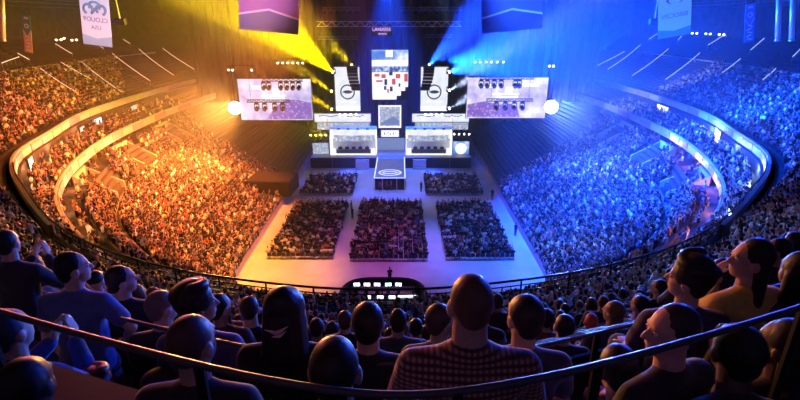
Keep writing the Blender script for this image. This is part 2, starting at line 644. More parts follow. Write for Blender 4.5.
def person_meshes(pose_name, yaw=0.0, pitch=0.0, hair='short', sleeve='short', hi=True, wide=1.0):
    key = (pose_name, yaw, pitch, hair, sleeve, hi, wide)
    if key in _cache:
        return _cache[key]
    P = {k: Vector(v) for k, v in POSES[pose_name].items()}
    vx = 0.0075 if hi else 0.02
    for q_ in ('shL', 'shR', 'elL', 'elR', 'hipL', 'hipR'):
        P[q_].x *= 1 + (wide - 1) * 0.85
    R = Euler((pitch, 0, yaw)).to_matrix()
    hc = P['head']
    piv = P['neck'] + Vector((0, .01, .05))

    def H(x, y, z):
        return piv + R @ (hc + Vector((x, y, z)) - piv)
    b = Prims()
    # head: skull, face, jaw, nose, brow, ears
    b.ell(H(0, -.008, .022), (.077, .097, .100), R)
    b.ell(H(0, .028, -.035), (.060, .068, .085), R)
    b.ell(H(0, .055, -.085), (.034, .034, .028), R)
    if hi:
        b.cap(H(0, .086, .015), .009, H(0, .108, -.022), .014)
        b.cap(H(-.030, .080, .030), .012, H(.030, .080, .030), .012)
        b.ell(H(0, .083, -.058), (.026, .014, .009), R)
    for sx in (-1, 1):
        b.ell(H(.079 * sx, -.006, -.012), (.012, .026, .034), R)
    nb = P['neck']
    b.cap(nb + Vector((0, 0, -.03)), .062 * wide, H(0, -.008, -.04), .058 * (1 + (wide - 1) * .6))
    sk = .0 
    W = wide
    b.hull([(P['shL'], .055), (P['shR'], .055), (P['chest'], .11 * W), (P['neck'] + Vector((0, 0, -.04)), .06)])
    b.hull([(P['chest'] + Vector((-.07 * W, 0, .02)), .095), (P['chest'] + Vector((.07 * W, 0, .02)), .095), (P['waist'] + Vector((-.05 * W, 0, 0)), .095), (P['waist'] + Vector((.05 * W, 0, 0)), .095)])
    b.hull([(P['waist'] + Vector((-.05 * W, 0, 0)), .095), (P['waist'] + Vector((.05 * W, 0, 0)), .095), (P['hipL'], .095), (P['hipR'], .095)])
    shirt, trou, hairp = Prims(), Prims(), Prims()
    shoes = {'L': Prims(), 'R': Prims()}
    e = .014
    shirt.hull([(P['shL'], .055 + e), (P['shR'], .055 + e), (P['chest'], .11 * W + e), (P['neck'] + Vector((0, -.005, -.045)), .066)])
    shirt.hull([(P['neck'] + Vector((0, -.01, -.015)), .060 * W + .006), (P['shL'] * .6 + P['shR'] * .4 + Vector((0, 0, .02)), .05), (P['shR'] * .6 + P['shL'] * .4 + Vector((0, 0, .02)), .05), (P['shL'] * .85 + P['shR'] * .15, .06), (P['shR'] * .85 + P['shL'] * .15, .06)])
    shirt.hull([(P['chest'] + Vector((-.07 * W, 0, .02)), .095 + e), (P['chest'] + Vector((.07 * W, 0, .02)), .095 + e), (P['waist'] + Vector((-.05 * W, 0, 0)), .1 + e), (P['waist'] + Vector((.05 * W, 0, 0)), .1 + e)])
    shirt.hull([(P['waist'] + Vector((-.05 * W, 0, 0)), .1 + e), (P['waist'] + Vector((.05 * W, 0, 0)), .1 + e), (P['hipL'] + Vector((0, -.02, .03)), .095 + e), (P['hipR'] + Vector((0, -.02, .03)), .095 + e)])
    trou.hull([(P['hipL'], .10 + e), (P['hipR'], .10 + e)])
    for q in 'LR':
        hip, kn, an = P['hip' + q], P['knee' + q], P['ank' + q]
        b.cap(hip, .085, kn, .056)
        b.cap(kn, .054, an, .038)
        b.cap(an + Vector((0, -.02, -.045)), .034, an + Vector((0, .15, -.055)), .026)
        trou.cap(hip, .085 + e, kn, .060 + e)
        trou.cap(kn, .058 + e, an + Vector((0, 0, .02)), .050 + e)
        shoes[q].hull([(an + Vector((0, -.03, -.045)), .042), (an + Vector((0, .16, -.052)), .036), (an + Vector((0, .0, .0)), .046)])
        sh, el, wr = P['sh' + q], P['el' + q], P['wr' + q]
        b.cap(sh, .050, el, .039)
        b.cap(el, .039, wr, .027)
        if sleeve == 'long':
            shirt.cap(sh, .056 + e, el, .044 + e)
            shirt.cap(el, .044 + e, wr - (wr - el).normalized() * .03, .032 + e)
        else:
            shirt.cap(sh, .056 + e, sh + (el - sh) * .62, .050 + e)
        # hand: palm, four unequal fingers of two bent bones, thumb from the side of the palm
        d = P['hd' + q].normalized()
        n = P['hn' + q].normalized()
        n = (n - d * n.dot(d)).normalized()
        side = d.cross(n) * (1 if q == 'L' else -1)
        pc = wr + d * .05
        if hi:
            b.hull([(wr + d * .012 + side * .012, .016), (wr + d * .012 - side * .012, .016), (wr + d * .085 + side * .030, .012), (wr + d * .085 - side * .030, .012)])
            for i, L in enumerate((.040, .046, .043, .033)):
                a = wr + d * .088 + side * (.030 - i * .020)
                m1 = a + d * L * .95 + n * L * .25
                m2 = m1 + d * L * .55 + n * L * .65
                b.cap(a, .0095, m1, .009)
                b.cap(m1, .009, m2, .0078)
            a = wr + d * .03 + side * .028
            m1 = a + d * .030 + side * .030 + n * .008
            m2 = m1 + d * .030 + side * .006 + n * .012
            b.cap(a, .013, m1, .0105)
            b.cap(m1, .0105, m2, .009)
        else:
            b.cap(wr, .03, wr + d * .12, .028)
    # hair
    if hair in ('short', 'curly', 'pony', 'bun'):
        g = .0 if hair != 'curly' else .018
        hairp.ell(H(0, -.024, .034 + g), (.085 + g, .093 + g, .100 + g * .8), R)
        hairp.ell(H(0, -.058, -.022), (.067 + g, .048, .066), R)
        if hair == 'pony':
            hairp.cap(H(0, -.115, .02), .03, H(0, -.16, -.05), .036)
            hairp.cap(H(0, -.16, -.05), .036, H(0, -.13, -.22), .018)
        if hair == 'bun':
            hairp.ell(H(0, -.07, .14), (.048, .048, .042), R)
        if hair == 'curly':
            for k in range(26):
                a, z = k * 2.4, .03 + .09 * ((k * .618) % 1)
                rr = .085 * math.cos((z - .03) / .15)
                hairp.ell(H(rr * math.cos(a), -.03 + rr * math.sin(a), z + .03), (.033, .033, .03), R)
    elif hair == 'buzz':
        hairp.ell(H(0, -.016, .030), (.0805, .095, .0985), R)
        hairp.ell(H(0, -.056, -.016), (.060, .046, .056), R)
    elif hair == 'long':
        hairp.ell(H(0, -.024, .036), (.089, .096, .102), R)
        hairp.hull([(H(-.055, -.045, 0), .042), (H(.055, -.045, 0), .042), (H(-.065, -.055, -.24), .034), (H(.065, -.055, -.24), .034)])
    elif hair == 'cap':
        hairp.ell(H(0, -.010, .040), (.087, .100, .090), R)
        hairp.hull([(H(-.05, .07, .045), .010), (H(.05, .07, .045), .010), (H(-.035, .155, .028), .008), (H(.035, .155, .028), .008)])
    elif hair == 'hood':
        hairp.hull([(H(0, -.01, .04), .112), (H(0, -.045, .085), .085)])
        hairp.hull([(H(0, -.025, -.02), .115), (P['neck'] + Vector((0, -.03, -.01)), .125)])
        hairp.hull([(P['neck'] + Vector((-.08, -.05, -.03)), .05), (P['neck'] + Vector((.08, -.05, -.03)), .05), (P['neck'] + Vector((0, -.085, -.09)), .045)])
    out = {'body': b.mesh('body', vx, 3 if hi else 2, 0.35 if hi else 0.6)}
    out['shirt'] = shirt.mesh('shirt', vx * 1.3, 8 if hi else 3, 0.5)
    out['trousers'] = trou.mesh('trousers', vx * 1.4, 6 if hi else 2, 0.5)
    if hi:
        out['shoe'] = shoes['L'].mesh('shoe', vx * 1.4, 4, 0.5)
        out['shoe_r'] = shoes['R'].mesh('shoe', vx * 1.4, 4, 0.5)
    else:
        shoes['L'].bm.free()
        shoes['R'].bm.free()
    if hair != 'bald':
        out['hair'] = hairp.mesh('hair', vx * (1.0 if hi else .9), 4, 0.6)
    else:
        hairp.bm.free()
    out['_H'] = H
    out['_R'] = R
    _cache[key] = out
    return out


SKIN = mat_objcolor('skin', 0.55)
CLOTH = mat_objcolor('cloth', 0.85, 0.25)
HAIR = mat_objcolor('hair', 0.5)
SHOE = mat('shoe_leather', (0.03, 0.03, 0.03), 0.5)
EYE = mat('eye_white', (0.75, 0.73, 0.7), 0.2)
PUPIL = mat('pupil', (0.02, 0.015, 0.01), 0.15)
SKINS = [(.62, .40, .30), (.70, .47, .36), (.55, .34, .25), (.38, .22, .15)]
HAIRS = [(.02, .015, .012), (.05, .03, .02), (.10, .055, .03), (.03, .02, .015), (.22, .13, .06)]
SHIRTS = [(.03, .03, .035), (.06, .06, .08), (.12, .05, .05), (.05, .08, .16), (.25, .24, .24), (.02, .02, .02), (.10, .10, .12), (.30, .10, .08)]


def set_mesh_mat(me, m):
    if not me.materials:
        me.materials.append(m)


def person(x, y, z, rz, label, group=None, pose_name='sit', yaw=0.0, pitch=0.0, hair='short', sleeve='short', hi=True, wide=1.0, skin=None, hairc=None, shirtc=None, eyes=False, scale=1.0, shirt_mat=None):
    ms = person_meshes(pose_name, yaw, pitch, hair, sleeve, hi, wide)
    o = thing('person', label, 'person', (x, y, z), rz, group)
    o.scale = (scale,) * 3
    k = random.random()
    skin = skin or SKINS[int(k * 3.3) % 4]
    hairc = hairc or HAIRS[int(k * 97) % 5]
    shirtc = shirtc or SHIRTS[int(k * 997) % 8]
    for nm, m, c in (('body', SKIN, skin), ('shirt', shirt_mat or CLOTH, shirtc), ('trousers', CLOTH, (.03, .035, .06)), ('shoe', SHOE, (1, 1, 1)), ('shoe_r', SHOE, (1, 1, 1)), ('hair', HAIR, hairc)):
        if nm not in ms:
            continue
        me = ms[nm]
        set_mesh_mat(me, m)
        pname = nm
        if nm == 'hair' and hair in ('cap', 'hood'):
            pname = hair
        if nm == 'shirt' and hair == 'hood':
            pname = 'jacket'
        if nm == 'shoe_r':
            pname = 'shoe'
        q = bpy.data.objects.new(pname, me)
        COL.objects.link(q)
        q.parent = o
        q.color = (*c, 1)
        if shirt_mat is not None and nm == 'shirt':
            q.material_slots[0].link = 'OBJECT'
            q.material_slots[0].material = shirt_mat
    if eyes and hi:
        H, R = ms['_H'], ms['_R']
        for sx in (-1, 1):
            e = MB().lathe((0, 0, 0), [(.001, -.0115), (.008, -.008), (.0115, 0), (.008, .008), (.001, .0115)], 'z', 10)
            e.v = [tuple(H(.030 * sx, .080, .008) + Vector(v)) for v in e.v]
            eo = part(e, 'eye', EYE, o, True)
            pu = MB().lathe((0, 0, 0), [(.001, -.005), (.005, -.003), (.006, 0), (.005, .003), (.001, .005)], 'z', 8)
            pu.v = [tuple(H(.030 * sx, .0895, .008) + Vector(v)) for v in pu.v]
            po = part(pu, 'pupil', PUPIL, eo, True)
    return o


# ---- the people close to the viewer: placed by where their head is seen and how wide it looks
placed = []


def face_to_stage(x, y):
    return -math.atan2(x, max(60 - y, 5)) * 0.8


plaid = mat('plaid_shirt', (0.3, 0.1, 0.09), 0.85, sheen=0.3)
_nt = plaid.node_tree
_tc = _nt.nodes.new('ShaderNodeTexCoord')
_w1 = _nt.nodes.new('ShaderNodeTexWave')
_w1.bands_direction = 'Z'
_w1.inputs['Scale'].default_value = 14
_w2 = _nt.nodes.new('ShaderNodeTexWave')
_w2.bands_direction = 'X'
_w2.inputs['Scale'].default_value = 14
_mx = _nt.nodes.new('ShaderNodeMixRGB')
_mx.blend_type = 'MULTIPLY'
_mx.inputs['Fac'].default_value = 0.8
_rp = _nt.nodes.new('ShaderNodeValToRGB')
_rp.color_ramp.elements[0].color = (.05, .02, .025, 1)
_rp.color_ramp.elements[1].color = (.50, .24, .20, 1)
for a_ in (_w1, _w2):
    _nt.links.new(_tc.outputs['Object'], a_.inputs['Vector'])
_nt.links.new(_w1.outputs['Fac'], _mx.inputs['Color1'])
_nt.links.new(_w2.outputs['Fac'], _mx.inputs['Color2'])
_nt.links.new(_mx.outputs['Color'], _rp.inputs['Fac'])
_nt.links.new(_rp.outputs['Color'], _nt.nodes['Principled BSDF'].inputs['Base Color'])


def near_person(px, py, w, label, pose_name='sit', bodyturn=0.0, **kw):
    t = F * 0.172 / w
    hp = at_t(px, py, t)
    sc = kw.pop('scale', 1.0)
    rz = face_to_stage(hp.x, hp.y) + bodyturn
    hd = Vector(POSES[pose_name]['head']) * sc
    off = Euler((0, 0, rz)).to_matrix() @ Vector((hd.x, hd.y, 0))
    placed.append((hp.x, hp.y))
    return person(hp.x - off.x, hp.y - off.y, hp.z - hd.z, rz, label, pose_name=pose_name, scale=sc, **kw)


r_ = math.radians
near_person(471, 304, 46, 'man with cropped hair and broad plaid shirt, the largest figure at bottom centre', hair='buzz', wide=1.18, shirt_mat=plaid, skin=(.62, .38, .30), hairc=(.16, .08, .06), yaw=r_(8), sleeve='long')
near_person(335, 370, 53, 'dark close-cropped head by the bottom edge, just left of the plaid-shirted man', hair='buzz', hairc=(.03, .02, .02), shirtc=(.02, .02, .025), yaw=r_(-4))
near_person(192, 343, 44, 'bald man with a pink rim of light, above the curved bench at bottom left', hair='buzz', hairc=(.10, .05, .05), shirtc=(.03, .02, .03), yaw=r_(-20))
hood = near_person(285, 312, 33, 'person in a dark hooded jacket with a small pale emblem on the hood', hair='hood', sleeve='long', hairc=(.02, .018, .022), shirtc=(.02, .018, .022), wide=1.1)
near_person(368, 323, 33, 'short-haired spectator seated just right of the dark hooded jacket, seen from behind', hairc=(.03, .02, .02), shirtc=(.03, .03, .04))
near_person(525, 317, 35, 'dark-haired man right beside the plaid-shirted man, face turned slightly left', hairc=(.02, .015, .02), shirtc=(.05, .05, .09), yaw=r_(22), eyes=True)
near_person(439, 320, 26, 'spectator with brown hair whose profile touches the ear of the plaid-shirted man', yaw=r_(-55), hairc=(.07, .035, .03), shirtc=(.05, .03, .05), eyes=True)
near_person(72, 268, 25, 'tall person in a blue-lit top standing at the left with one arm bent', 'hips', yaw=r_(-50), hairc=(.015, .012, .015), shirtc=(.10, .16, .42), eyes=True, sleeve='short')  # part of the blue light is put into the shirt colour
near_person(121, 280, 22, 'dark-haired spectator with blue light along the face, standing beside the blue-lit top', 'stand', yaw=r_(-55), hairc=(.015, .012, .015), shirtc=(.02, .02, .03), eyes=True)
near_person(161, 307, 26, 'bald spectator with a bright blue patch on the back of the head', hair='buzz', hairc=(.20, .13, .11), yaw=r_(-35), shirtc=(.06, .04, .05))
near_person(196, 304, 30, 'curly-haired spectator in glowing profile above the bald pink-rimmed head', hair='curly', hairc=(.03, .015, .02), yaw=r_(-60), shirtc=(.12, .10, .25), eyes=True)
near_person(219, 307, 21, 'dark-haired spectator half hidden behind the curly-haired profile', yaw=r_(-30), hairc=(.03, .015, .02))
near_person(250, 309, 20, 'spectator with a pale rim round a cropped head, left of the hooded jacket', hair='buzz', hairc=(.06, .03, .03), shirtc=(.02, .02, .03))
near_person(317, 328, 16, 'small rounded head just right of the hooded jacket', hair='buzz', hairc=(.04, .02, .02))
near_person(345, 320, 15, 'small dark spectator between the hooded jacket and the short-haired spectator', shirtc=(.02, .02, .02))
near_person(398, 321, 18, 'dark pointed-hair spectator alone in front of the control desk, below its arch', hair='bun')
near_person(416, 327, 14, 'smaller dark head next to the pointed-hair spectator')
near_person(497, 301, 12, 'small head between the plaid-shirted man and his dark-haired neighbour')
near_person(546, 318, 15, 'narrow dark head just behind the dark-haired neighbour of the plaid-shirted man')
near_person(564, 327, 20, 'spectator with bluish light on the crown, left of the red-lit bald head', hairc=(.04, .03, .04), shirtc=(.03, .03, .05))
near_person(591, 322, 14, 'narrow bald head lit dull red, standing out among dark heads', 'sit', hair='bald', skin=(.70, .10, .09), shirtc=(.25, .02, .02))  # the red light is put into the skin and shirt colours
near_person(614, 312, 17, 'long-haired spectator in blue shade, right of the red-lit bald head', hair='long', yaw=r_(40))
near_person(640, 305, 15, 'small dark spectator left of the man with thick dark hair and lit cheek', yaw=r_(30))
near_person(660, 288, 13, 'small head against the blue stand, left of the thick-haired man', yaw=r_(40))
near_person(690, 279, 31, 'man with thick dark hair and a reddish lit cheek, looking left', hair='curly', hairc=(.015, .012, .015), yaw=r_(52), shirtc=(.05, .03, .08), eyes=True)
near_person(721, 273, 22, 'woman with dark hair and a hand raised to her mouth, beside thick-haired man', 'mouth', hair='long', yaw=r_(60), hairc=(.015, .012, .015), shirtc=(.03, .02, .03), eyes=True)
near_person(751, 259, 30, 'woman in a yellow top with long dark hair, hand at her lips', 'mouth', hair='long', yaw=r_(62), hairc=(.02, .012, .012), shirtc=(.70, .42, .08), skin=(.62, .36, .26), sleeve='long', eyes=True, bodyturn=r_(15))
near_person(778, 250, 18, 'dark-haired spectator with a lit face behind the woman in the yellow top', yaw=r_(55), hairc=(.015, .012, .015), shirtc=(.02, .02, .03), eyes=True)
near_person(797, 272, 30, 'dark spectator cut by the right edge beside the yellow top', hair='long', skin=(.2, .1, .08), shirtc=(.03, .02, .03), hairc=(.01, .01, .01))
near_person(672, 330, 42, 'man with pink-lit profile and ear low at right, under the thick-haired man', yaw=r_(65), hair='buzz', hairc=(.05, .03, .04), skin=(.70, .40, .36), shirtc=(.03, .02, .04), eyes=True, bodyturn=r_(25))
near_person(622, 372, 38, 'leaning spectator in a pale grey-blue top, left of the pink-lit profile', 'lean', hair='short', hairc=(.02, .02, .02), shirtc=(.35, .40, .48), sleeve='long', pitch=r_(-25))
near_person(10, 331, 34, 'person at the left edge in a shiny blue jacket', 'clap', sleeve='long', hairc=(.04, .05, .08), shirtc=(.05, .12, .45), yaw=r_(-20))
near_person(8, 243, 20, 'person with bent arms outlined in blue at the left edge', 'clap', sleeve='long', shirtc=(.03, .03, .05), hairc=(.02, .02, .02))
near_person(97, 390, 30, 'reddish-haired head peeping in at the bottom left corner', hair='curly', hairc=(.26, .10, .08), shirtc=(.02, .02, .02))
near_person(160, 387, 30, 'spectator in a dark pinkish cap at the bottom edge', hair='cap', hairc=(.10, .03, .07), shirtc=(.02, .02, .02), yaw=r_(-60))
near_person(30, 275, 18, 'dark spectator with purple glints, below the person with blue-outlined arms', 'clap')
near_person(48, 292, 17, 'dark spectator with blue-lit hands left of the tall blue-lit top', 'clap', yaw=r_(-40))
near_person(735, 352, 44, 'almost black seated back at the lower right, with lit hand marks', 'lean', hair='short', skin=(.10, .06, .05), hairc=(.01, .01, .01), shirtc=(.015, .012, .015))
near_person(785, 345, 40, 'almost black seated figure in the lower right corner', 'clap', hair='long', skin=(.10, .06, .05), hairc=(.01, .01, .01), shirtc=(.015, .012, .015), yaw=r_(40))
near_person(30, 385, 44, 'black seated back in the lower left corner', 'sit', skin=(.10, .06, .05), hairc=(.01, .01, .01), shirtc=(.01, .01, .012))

# emblem on the hood: an angular eye of two pale strokes
em = MB()
zc_, yb = 1.262, -0.108
for pts_ in ([(-.062, .012), (-.010, -.018), (.020, -.004), (.058, .034), (.012, .012), (-.012, .004)], [(-.030, -.030), (.012, -.034), (.044, .004), (.022, -.010)]):
    em.prism([(x_, yb - .012, zc_ + z_) for x_, z_ in pts_], (0, -.004, 0))
part(em, 'emblem', mat('emblem_print', (.75, .55, .62), .5), hood, label='pale angular emblem on the hood')

# ------------------------------------------------------------------ spectators: rows of the bowl
def row_places(Pin, Pout, zlow, rise, rows, frac=0.55, spacing=0.54, rowsel=None, g=lambda t: t):
    """positions along every row: (x, y, z, heading, s, t)"""
    out = []
    for j in range(rows):
        if rowsel and not rowsel(j):
            continue
        t = (j + frac) / rows
        c = tier_line(Pin, Pout, t)
        zj = zlow + rise * g(j / max(rows - 1, 1)) * np.ones(NS)
        seg = np.linalg.norm(np.diff(c, axis=0), axis=1)
        L = np.concatenate([[0], np.cumsum(seg)])
        n = int(L[-1] / spacing)
        q = (np.arange(n) + 0.5 + (j % 2) * 0.3) * spacing
        q = q[q < L[-1]]
        x = np.interp(q, L, c[:, 0])
        y = np.interp(q, L, c[:, 1])
        z = np.interp(q, L, zj)
        s = np.interp(q, L, S)
        dirx = np.interp(q, L, Pin[:, 0] - Pout[:, 0])
        diry = np.interp(q, L, Pin[:, 1] - Pout[:, 1])
        hd = np.arctan2(-dirx, diry)
        out.append(np.stack([x, y, z, hd, s, np.full_like(x, t)], 1))
    return np.concatenate(out)


def in_frame(p, m=30, top=1.2):
    x, y, zc = proj(np.stack([p[:, 0], p[:, 1], p[:, 2] + top], 1))
    return (zc > 1) & (x > -m) & (x < 800 + m) & (y > -m) & (y < 400 + m)


AISLES = [-14.2, -13.1, -12.1, -11.2, -10.3, -9.4, -8.4, -7.2, -5.6, 5.6, 7.2, 8.4, 9.4, 10.3, 11.2, 12.1, 13.1, 14.2]


def off_aisle(p, w=0.55):
    m = np.ones(len(p), bool)
    for a in AISLES:
        i = np.argmin(np.abs(S - a))
        ds = np.linalg.norm(CA[min(i + 1, NS - 1)] - CA[i - 1]) / (S[min(i + 1, NS - 1)] - S[i - 1])
        m &= np.abs(p[:, 4] - a) * ds > w
    return m


# upper tier
U = row_places(CA, CO, Z_A, Z_RISE, ROWS_U, 0.62, 0.55, rowsel=lambda j: j >= 2, g=gz)
U = U[(np.abs(U[:, 4]) > 7) | (U[:, 5] > 5 / 25)]
U = U[in_frame(U) & off_aisle(U)]
ux, uy, uz = proj(np.stack([U[:, 0], U[:, 1], U[:, 2] + 1.1], 1))
dist = np.hypot(np.hypot(U[:, 0] - CX, U[:, 1]), U[:, 2] - CH)
occ = np.ones(len(U), bool)
side_l, side_r = U[:, 4] < -7, U[:, 4] > 7
band_ = (U[:, 5] > 0.63) & (U[:, 5] < 0.70)
occ &= ~((side_l | side_r) & band_)
occ &= ~(side_l & (U[:, 5] >= 0.70) & (U[:, 1] > 50))            # seats above the cross aisle are empty
occ &= ~(side_l & (ux > 118 - (uy - 60) * -.25) & (uy < 110))
occ &= ~(side_r & (U[:, 5] >= 0.70) & (U[:, 1] > 50))
occ &= ~(side_r & (U[:, 1] > 97))
occ &= ~((dist < 6.3) | (dist < 9) & (uy < 300 - .34 * np.maximum(0, np.abs(ux - 400) - 190)))
occ &= (rng.random(len(U)) < 0.93)
empty_seats = U[~occ & ~band_ & (np.abs(U[:, 4]) > 8.5) & (dist > 30)]
U = U[occ]
dist = dist[occ]
ux, uy = ux[occ], uy[occ]

# the three hundred that show largest are people of their own
free = np.ones(len(U), bool)
for (hx, hy) in placed:
    free &= np.hypot(U[:, 0] - hx, U[:, 1] - hy) > 0.42
vis = free & (dist > 6.3) & (ux > -6) & (ux < 806) & (uy > 60) & (uy < 400)
order = np.where(vis)[0][np.argsort(dist[vis])]
N_IND = 300 - len(placed) - 18
ind = set(order[:N_IND].tolist())
far_limit = dist[order[N_IND - 1]]


def zone(px, py):
    if px < 60:
        return 'in the dark rows along the left edge', 'spectators in the dark rows along the left edge'
    if px < 200:
        return 'in the dark rows below the orange-lit left stand', 'spectators below the orange-lit left stand'
    if px < 330:
        return 'in the rows behind the railing, before the orange floor', 'spectators before the orange floor'
    if px < 460:
        return 'in the rows below the control desk', 'spectators below the control desk'
    if px < 600:
        return 'in the rows behind the railing, before the blue floor', 'spectators before the blue floor'
    if px < 720:
        return 'in the dark rows below the blue-lit right stand', 'spectators below the blue-lit right stand'
    return 'in the blue-black rows along the right edge', 'spectators in the blue-black rows along the right edge'


LOW = [('sit', 'short', 'short'), ('sit', 'buzz', 'long'), ('lean', 'short', 'short'), ('sit', 'long', 'short'), ('clap', 'short', 'long'), ('sit', 'pony', 'long'), ('sit', 'cap', 'short'), ('mouth', 'long', 'long')]
for n_, i in enumerate(order[:N_IND]):
    x, y, z, hd, s, t = U[i]
    pn, hr, sl = LOW[int(rng.random() * len(LOW))]
    zl, zg = zone(ux[i], uy[i])
    person(x + rng.normal() * .04, y + rng.normal() * .04, z, hd + rng.normal() * .15, 'small dark seated spectator ' + zl, zg, pose_name=pn, hair=hr, sleeve=sl, hi=False, scale=0.95 + rng.random() * .1)
keep = np.array([(k not in ind) and (free[k]) and dist[k] > 4.5 for k in range(len(U))])
crowd = [U[keep]]

# lower bowl, middle block, suites
VOM = []
for px, py in ((137, 155), (178, 134), (86, 184)):
    w = at_z(px, py, 7.0)
    i = ((CC[:, 0] - w.x) ** 2 + (CC[:, 1] - w.y) ** 2).argmin()
    VOM += [S[i], -S[i]]
Lw = row_places(CB, CC, 1.25, 4.1, 22, 0.55, 0.53)
Lw = Lw[in_frame(Lw) & (np.abs(Lw[:, 4]) > 1.5)]
lx, ly, _ = proj(np.stack([Lw[:, 0], Lw[:, 1], Lw[:, 2] + 1], 1))
lim_l = (lx - 205) * (180 - 128) - (ly - 128) * (292 - 205)
lim_r = (588 - lx) * (180 - 128) - (ly - 128) * (588 - 500)
occl = np.where(Lw[:, 0] < 0, lim_l < 0, lim_r < 0)
hole = (np.abs(lx - 271) < 16) & (np.abs(ly - 183) < 9)
occl &= ~hole
seats_lo = Lw[~occl & (Lw[:, 1] < 108) & ~hole]
Lw = Lw[occl & (rng.random(len(Lw)) < 0.97)]
crowd.append(Lw)
Md = row_places(CC + (CD - CC) * 0.28, CD, 5.7, 2.0, 4, 0.55, 0.53)
Md = Md[in_frame(Md)]
for v in VOM:
    i = np.argmin(np.abs(S - v))
    c = (CC[i] + CD[i]) / 2
    Md = Md[np.hypot(Md[:, 0] - c[0], Md[:, 1] - c[1]) > 3.4]
Md = Md[(Md[:, 1] < 92) & (rng.random(len(Md)) < 0.96)]
crowd.append(Md)
Gp = row_places(CD + (CE - CD) * 0.1, CE + (CA - CE) * 0.4, 7.7, 0.0, 2, 0.5, 0.8)
Gp = Gp[in_frame(Gp) & (rng.random(len(Gp)) < 0.5) & (Gp[:, 1] < 96)]
crowd.append(Gp)
Su = row_places(CE_IN, CE + (CA - CE) * 0.72, 9.0, 0.9, 4, 0.55, 0.6)
Su = Su[in_frame(Su) & (Su[:, 1] < 100)]
Su = Su[rng.random(len(Su)) < np.where(Su[:, 0] > 0, 0.85, 0.45)]
crowd.append(Su)

# ---- floor blocks
FC = 0.55
BLOCKS = [(-14.1, -6.6, 48.9, 66.4, 1.0), (-4.75, 4.1, 48.4, 66.4, 1.0), (6.1, 13.9, 48.7, 66.4, 1.0), (-14.4, -6.3, 70.2, 79.3, 1.0), (4.9, 13.9, 70.2, 79.3, 1.0)]
chairs = []
for bi, (x0, x1, y0, y1, pitch) in enumerate(BLOCKS):
    nr = int((y1 - y0) / pitch)
    nx = int((x1 - x0) / 0.53)
    for j in range(nr):
        sk = 0.10 * (j / nr) * (1 if bi == 0 else -1 if bi == 2 else 0) * 4
        for k in range(nx):
            xx = x0 + (k + .5) * (x1 - x0) / nx
            if bi in (0, 2):
                f = j / nr
                xx = xx + (0.9 * f if bi == 0 else -0.6 * f) * 0
            chairs.append((xx, y0 + j * pitch, bi))
chairs = np.array(chairs)
fp = np.array([(c[0] + rng.normal() * .03, c[1] + .02, 0.02, rng.normal() * .1, 0, 0) for c in chairs if rng.random() < 0.96])
crowd.append(fp)
crowd = np.concatenate(crowd)


# ---- crowd templates: seated figures with head, hair, torso, arms and legs
def ico(c, r):
    b = bmesh.new()
    bmesh.ops.create_icosphere(b, subdivisions=1, radius=1)
    vs = np.array([v.co[:] for v in b.verts]) * np.array(r) + np.array(c)
    fs = [tuple(v.index for v in f.verts) for f in b.faces]
    b.free()
    return vs, fs


def limb(a, ra, b, rb, n=5):
    m = MB().tube([a, b], [ra, rb], n)
    return np.array(m.v), [f for f in m.f]


def template(arms, stand=False):
    V, Fc, C = [], [], []

    def put(v, f, c):
        o = sum(len(q) for q in V)
        V.append(np.asarray(v, float))
        Fc.extend(tuple(i + o for i in g) for g in f)
        C.extend([c] * len(v))
    v, f = ico((0, .05, 1.26), (.088, .10, .125))
    o = len(v)
    put(v, f, 0)
    for i in range(len(v)):
        if v[i, 2] > 1.30 or v[i, 1] < 0.0:
            C[i] = 1
    put(*limb((0, .0, 1.0), .07, (0, .03, 1.17), .055), 0)
    # torso as a tapering loft
    secs = [(.48, .17, .12), (.66, .155, .115), (.88, .20, .125), (1.02, .215, .10), (1.09, .10, .07)]
    vv, ff = [], []
    for z, a, b_ in secs:
        for k in range(8):
            t = 2 * math.pi * (k + .5) / 8
            vv.append((a * math.cos(t) * 1.05, b_ * math.sin(t) * 1.05, z))
    for i in range(len(secs) - 1):
        for k in range(8):
            p, q = i * 8 + k, i * 8 + (k + 1) % 8
            ff.append((p, q, q + 8, p + 8))
    put(vv, ff, 2)
    for sx in (-1, 1):
        put(*limb((.10 * sx, 0, .52), .09, (.12 * sx, .44, .53), .07), 3)
        put(*limb((.12 * sx, .44, .53), .065, (.12 * sx, .44, .05), .05), 3)
        if arms == 'up':
            e, w = (.27 * sx, .08, 1.22), (.22 * sx, .10, 1.52)
        elif arms == 'clap':
            e, w = (.26 * sx, .18, .80), (.05 * sx, .36, 1.0)
        else:
            e, w = (.26 * sx, .06, .75), (.13 * sx, .28, .64)
        put(*limb((.20 * sx, 0, 1.02), .058, e, .045), 2)
        put(*limb(e, .042, w, .045), 0)
    return np.concatenate(V), Fc, np.array(C)


TEMPL = [template('down'), template('clap'), template('up')]
SK = np.array([(.58, .38, .28), (.68, .46, .35), (.46, .28, .20), (.30, .17, .12)])
HR = np.array([(.02, .015, .012), (.05, .03, .02), (.14, .08, .04), (.03, .02, .015), (.35, .25, .12)])
SH = np.array([(.02, .02, .025), (.03, .03, .035), (.015, .015, .02), (.02, .02, .02), (.03, .02, .02), (.04, .04, .05), (.02, .03, .05), (.05, .05, .07), (.04, .04, .05), (.75, .75, .72), (.85, .84, .80), (.55, .52, .50), (.10, .16, .30), (.42, .10, .08), (.20, .20, .20), (.02, .02, .02), (.65, .55, .40)])
TR = np.array([(.03, .035, .07), (.02, .02, .02), (.10, .10, .10), (.25, .22, .18)])


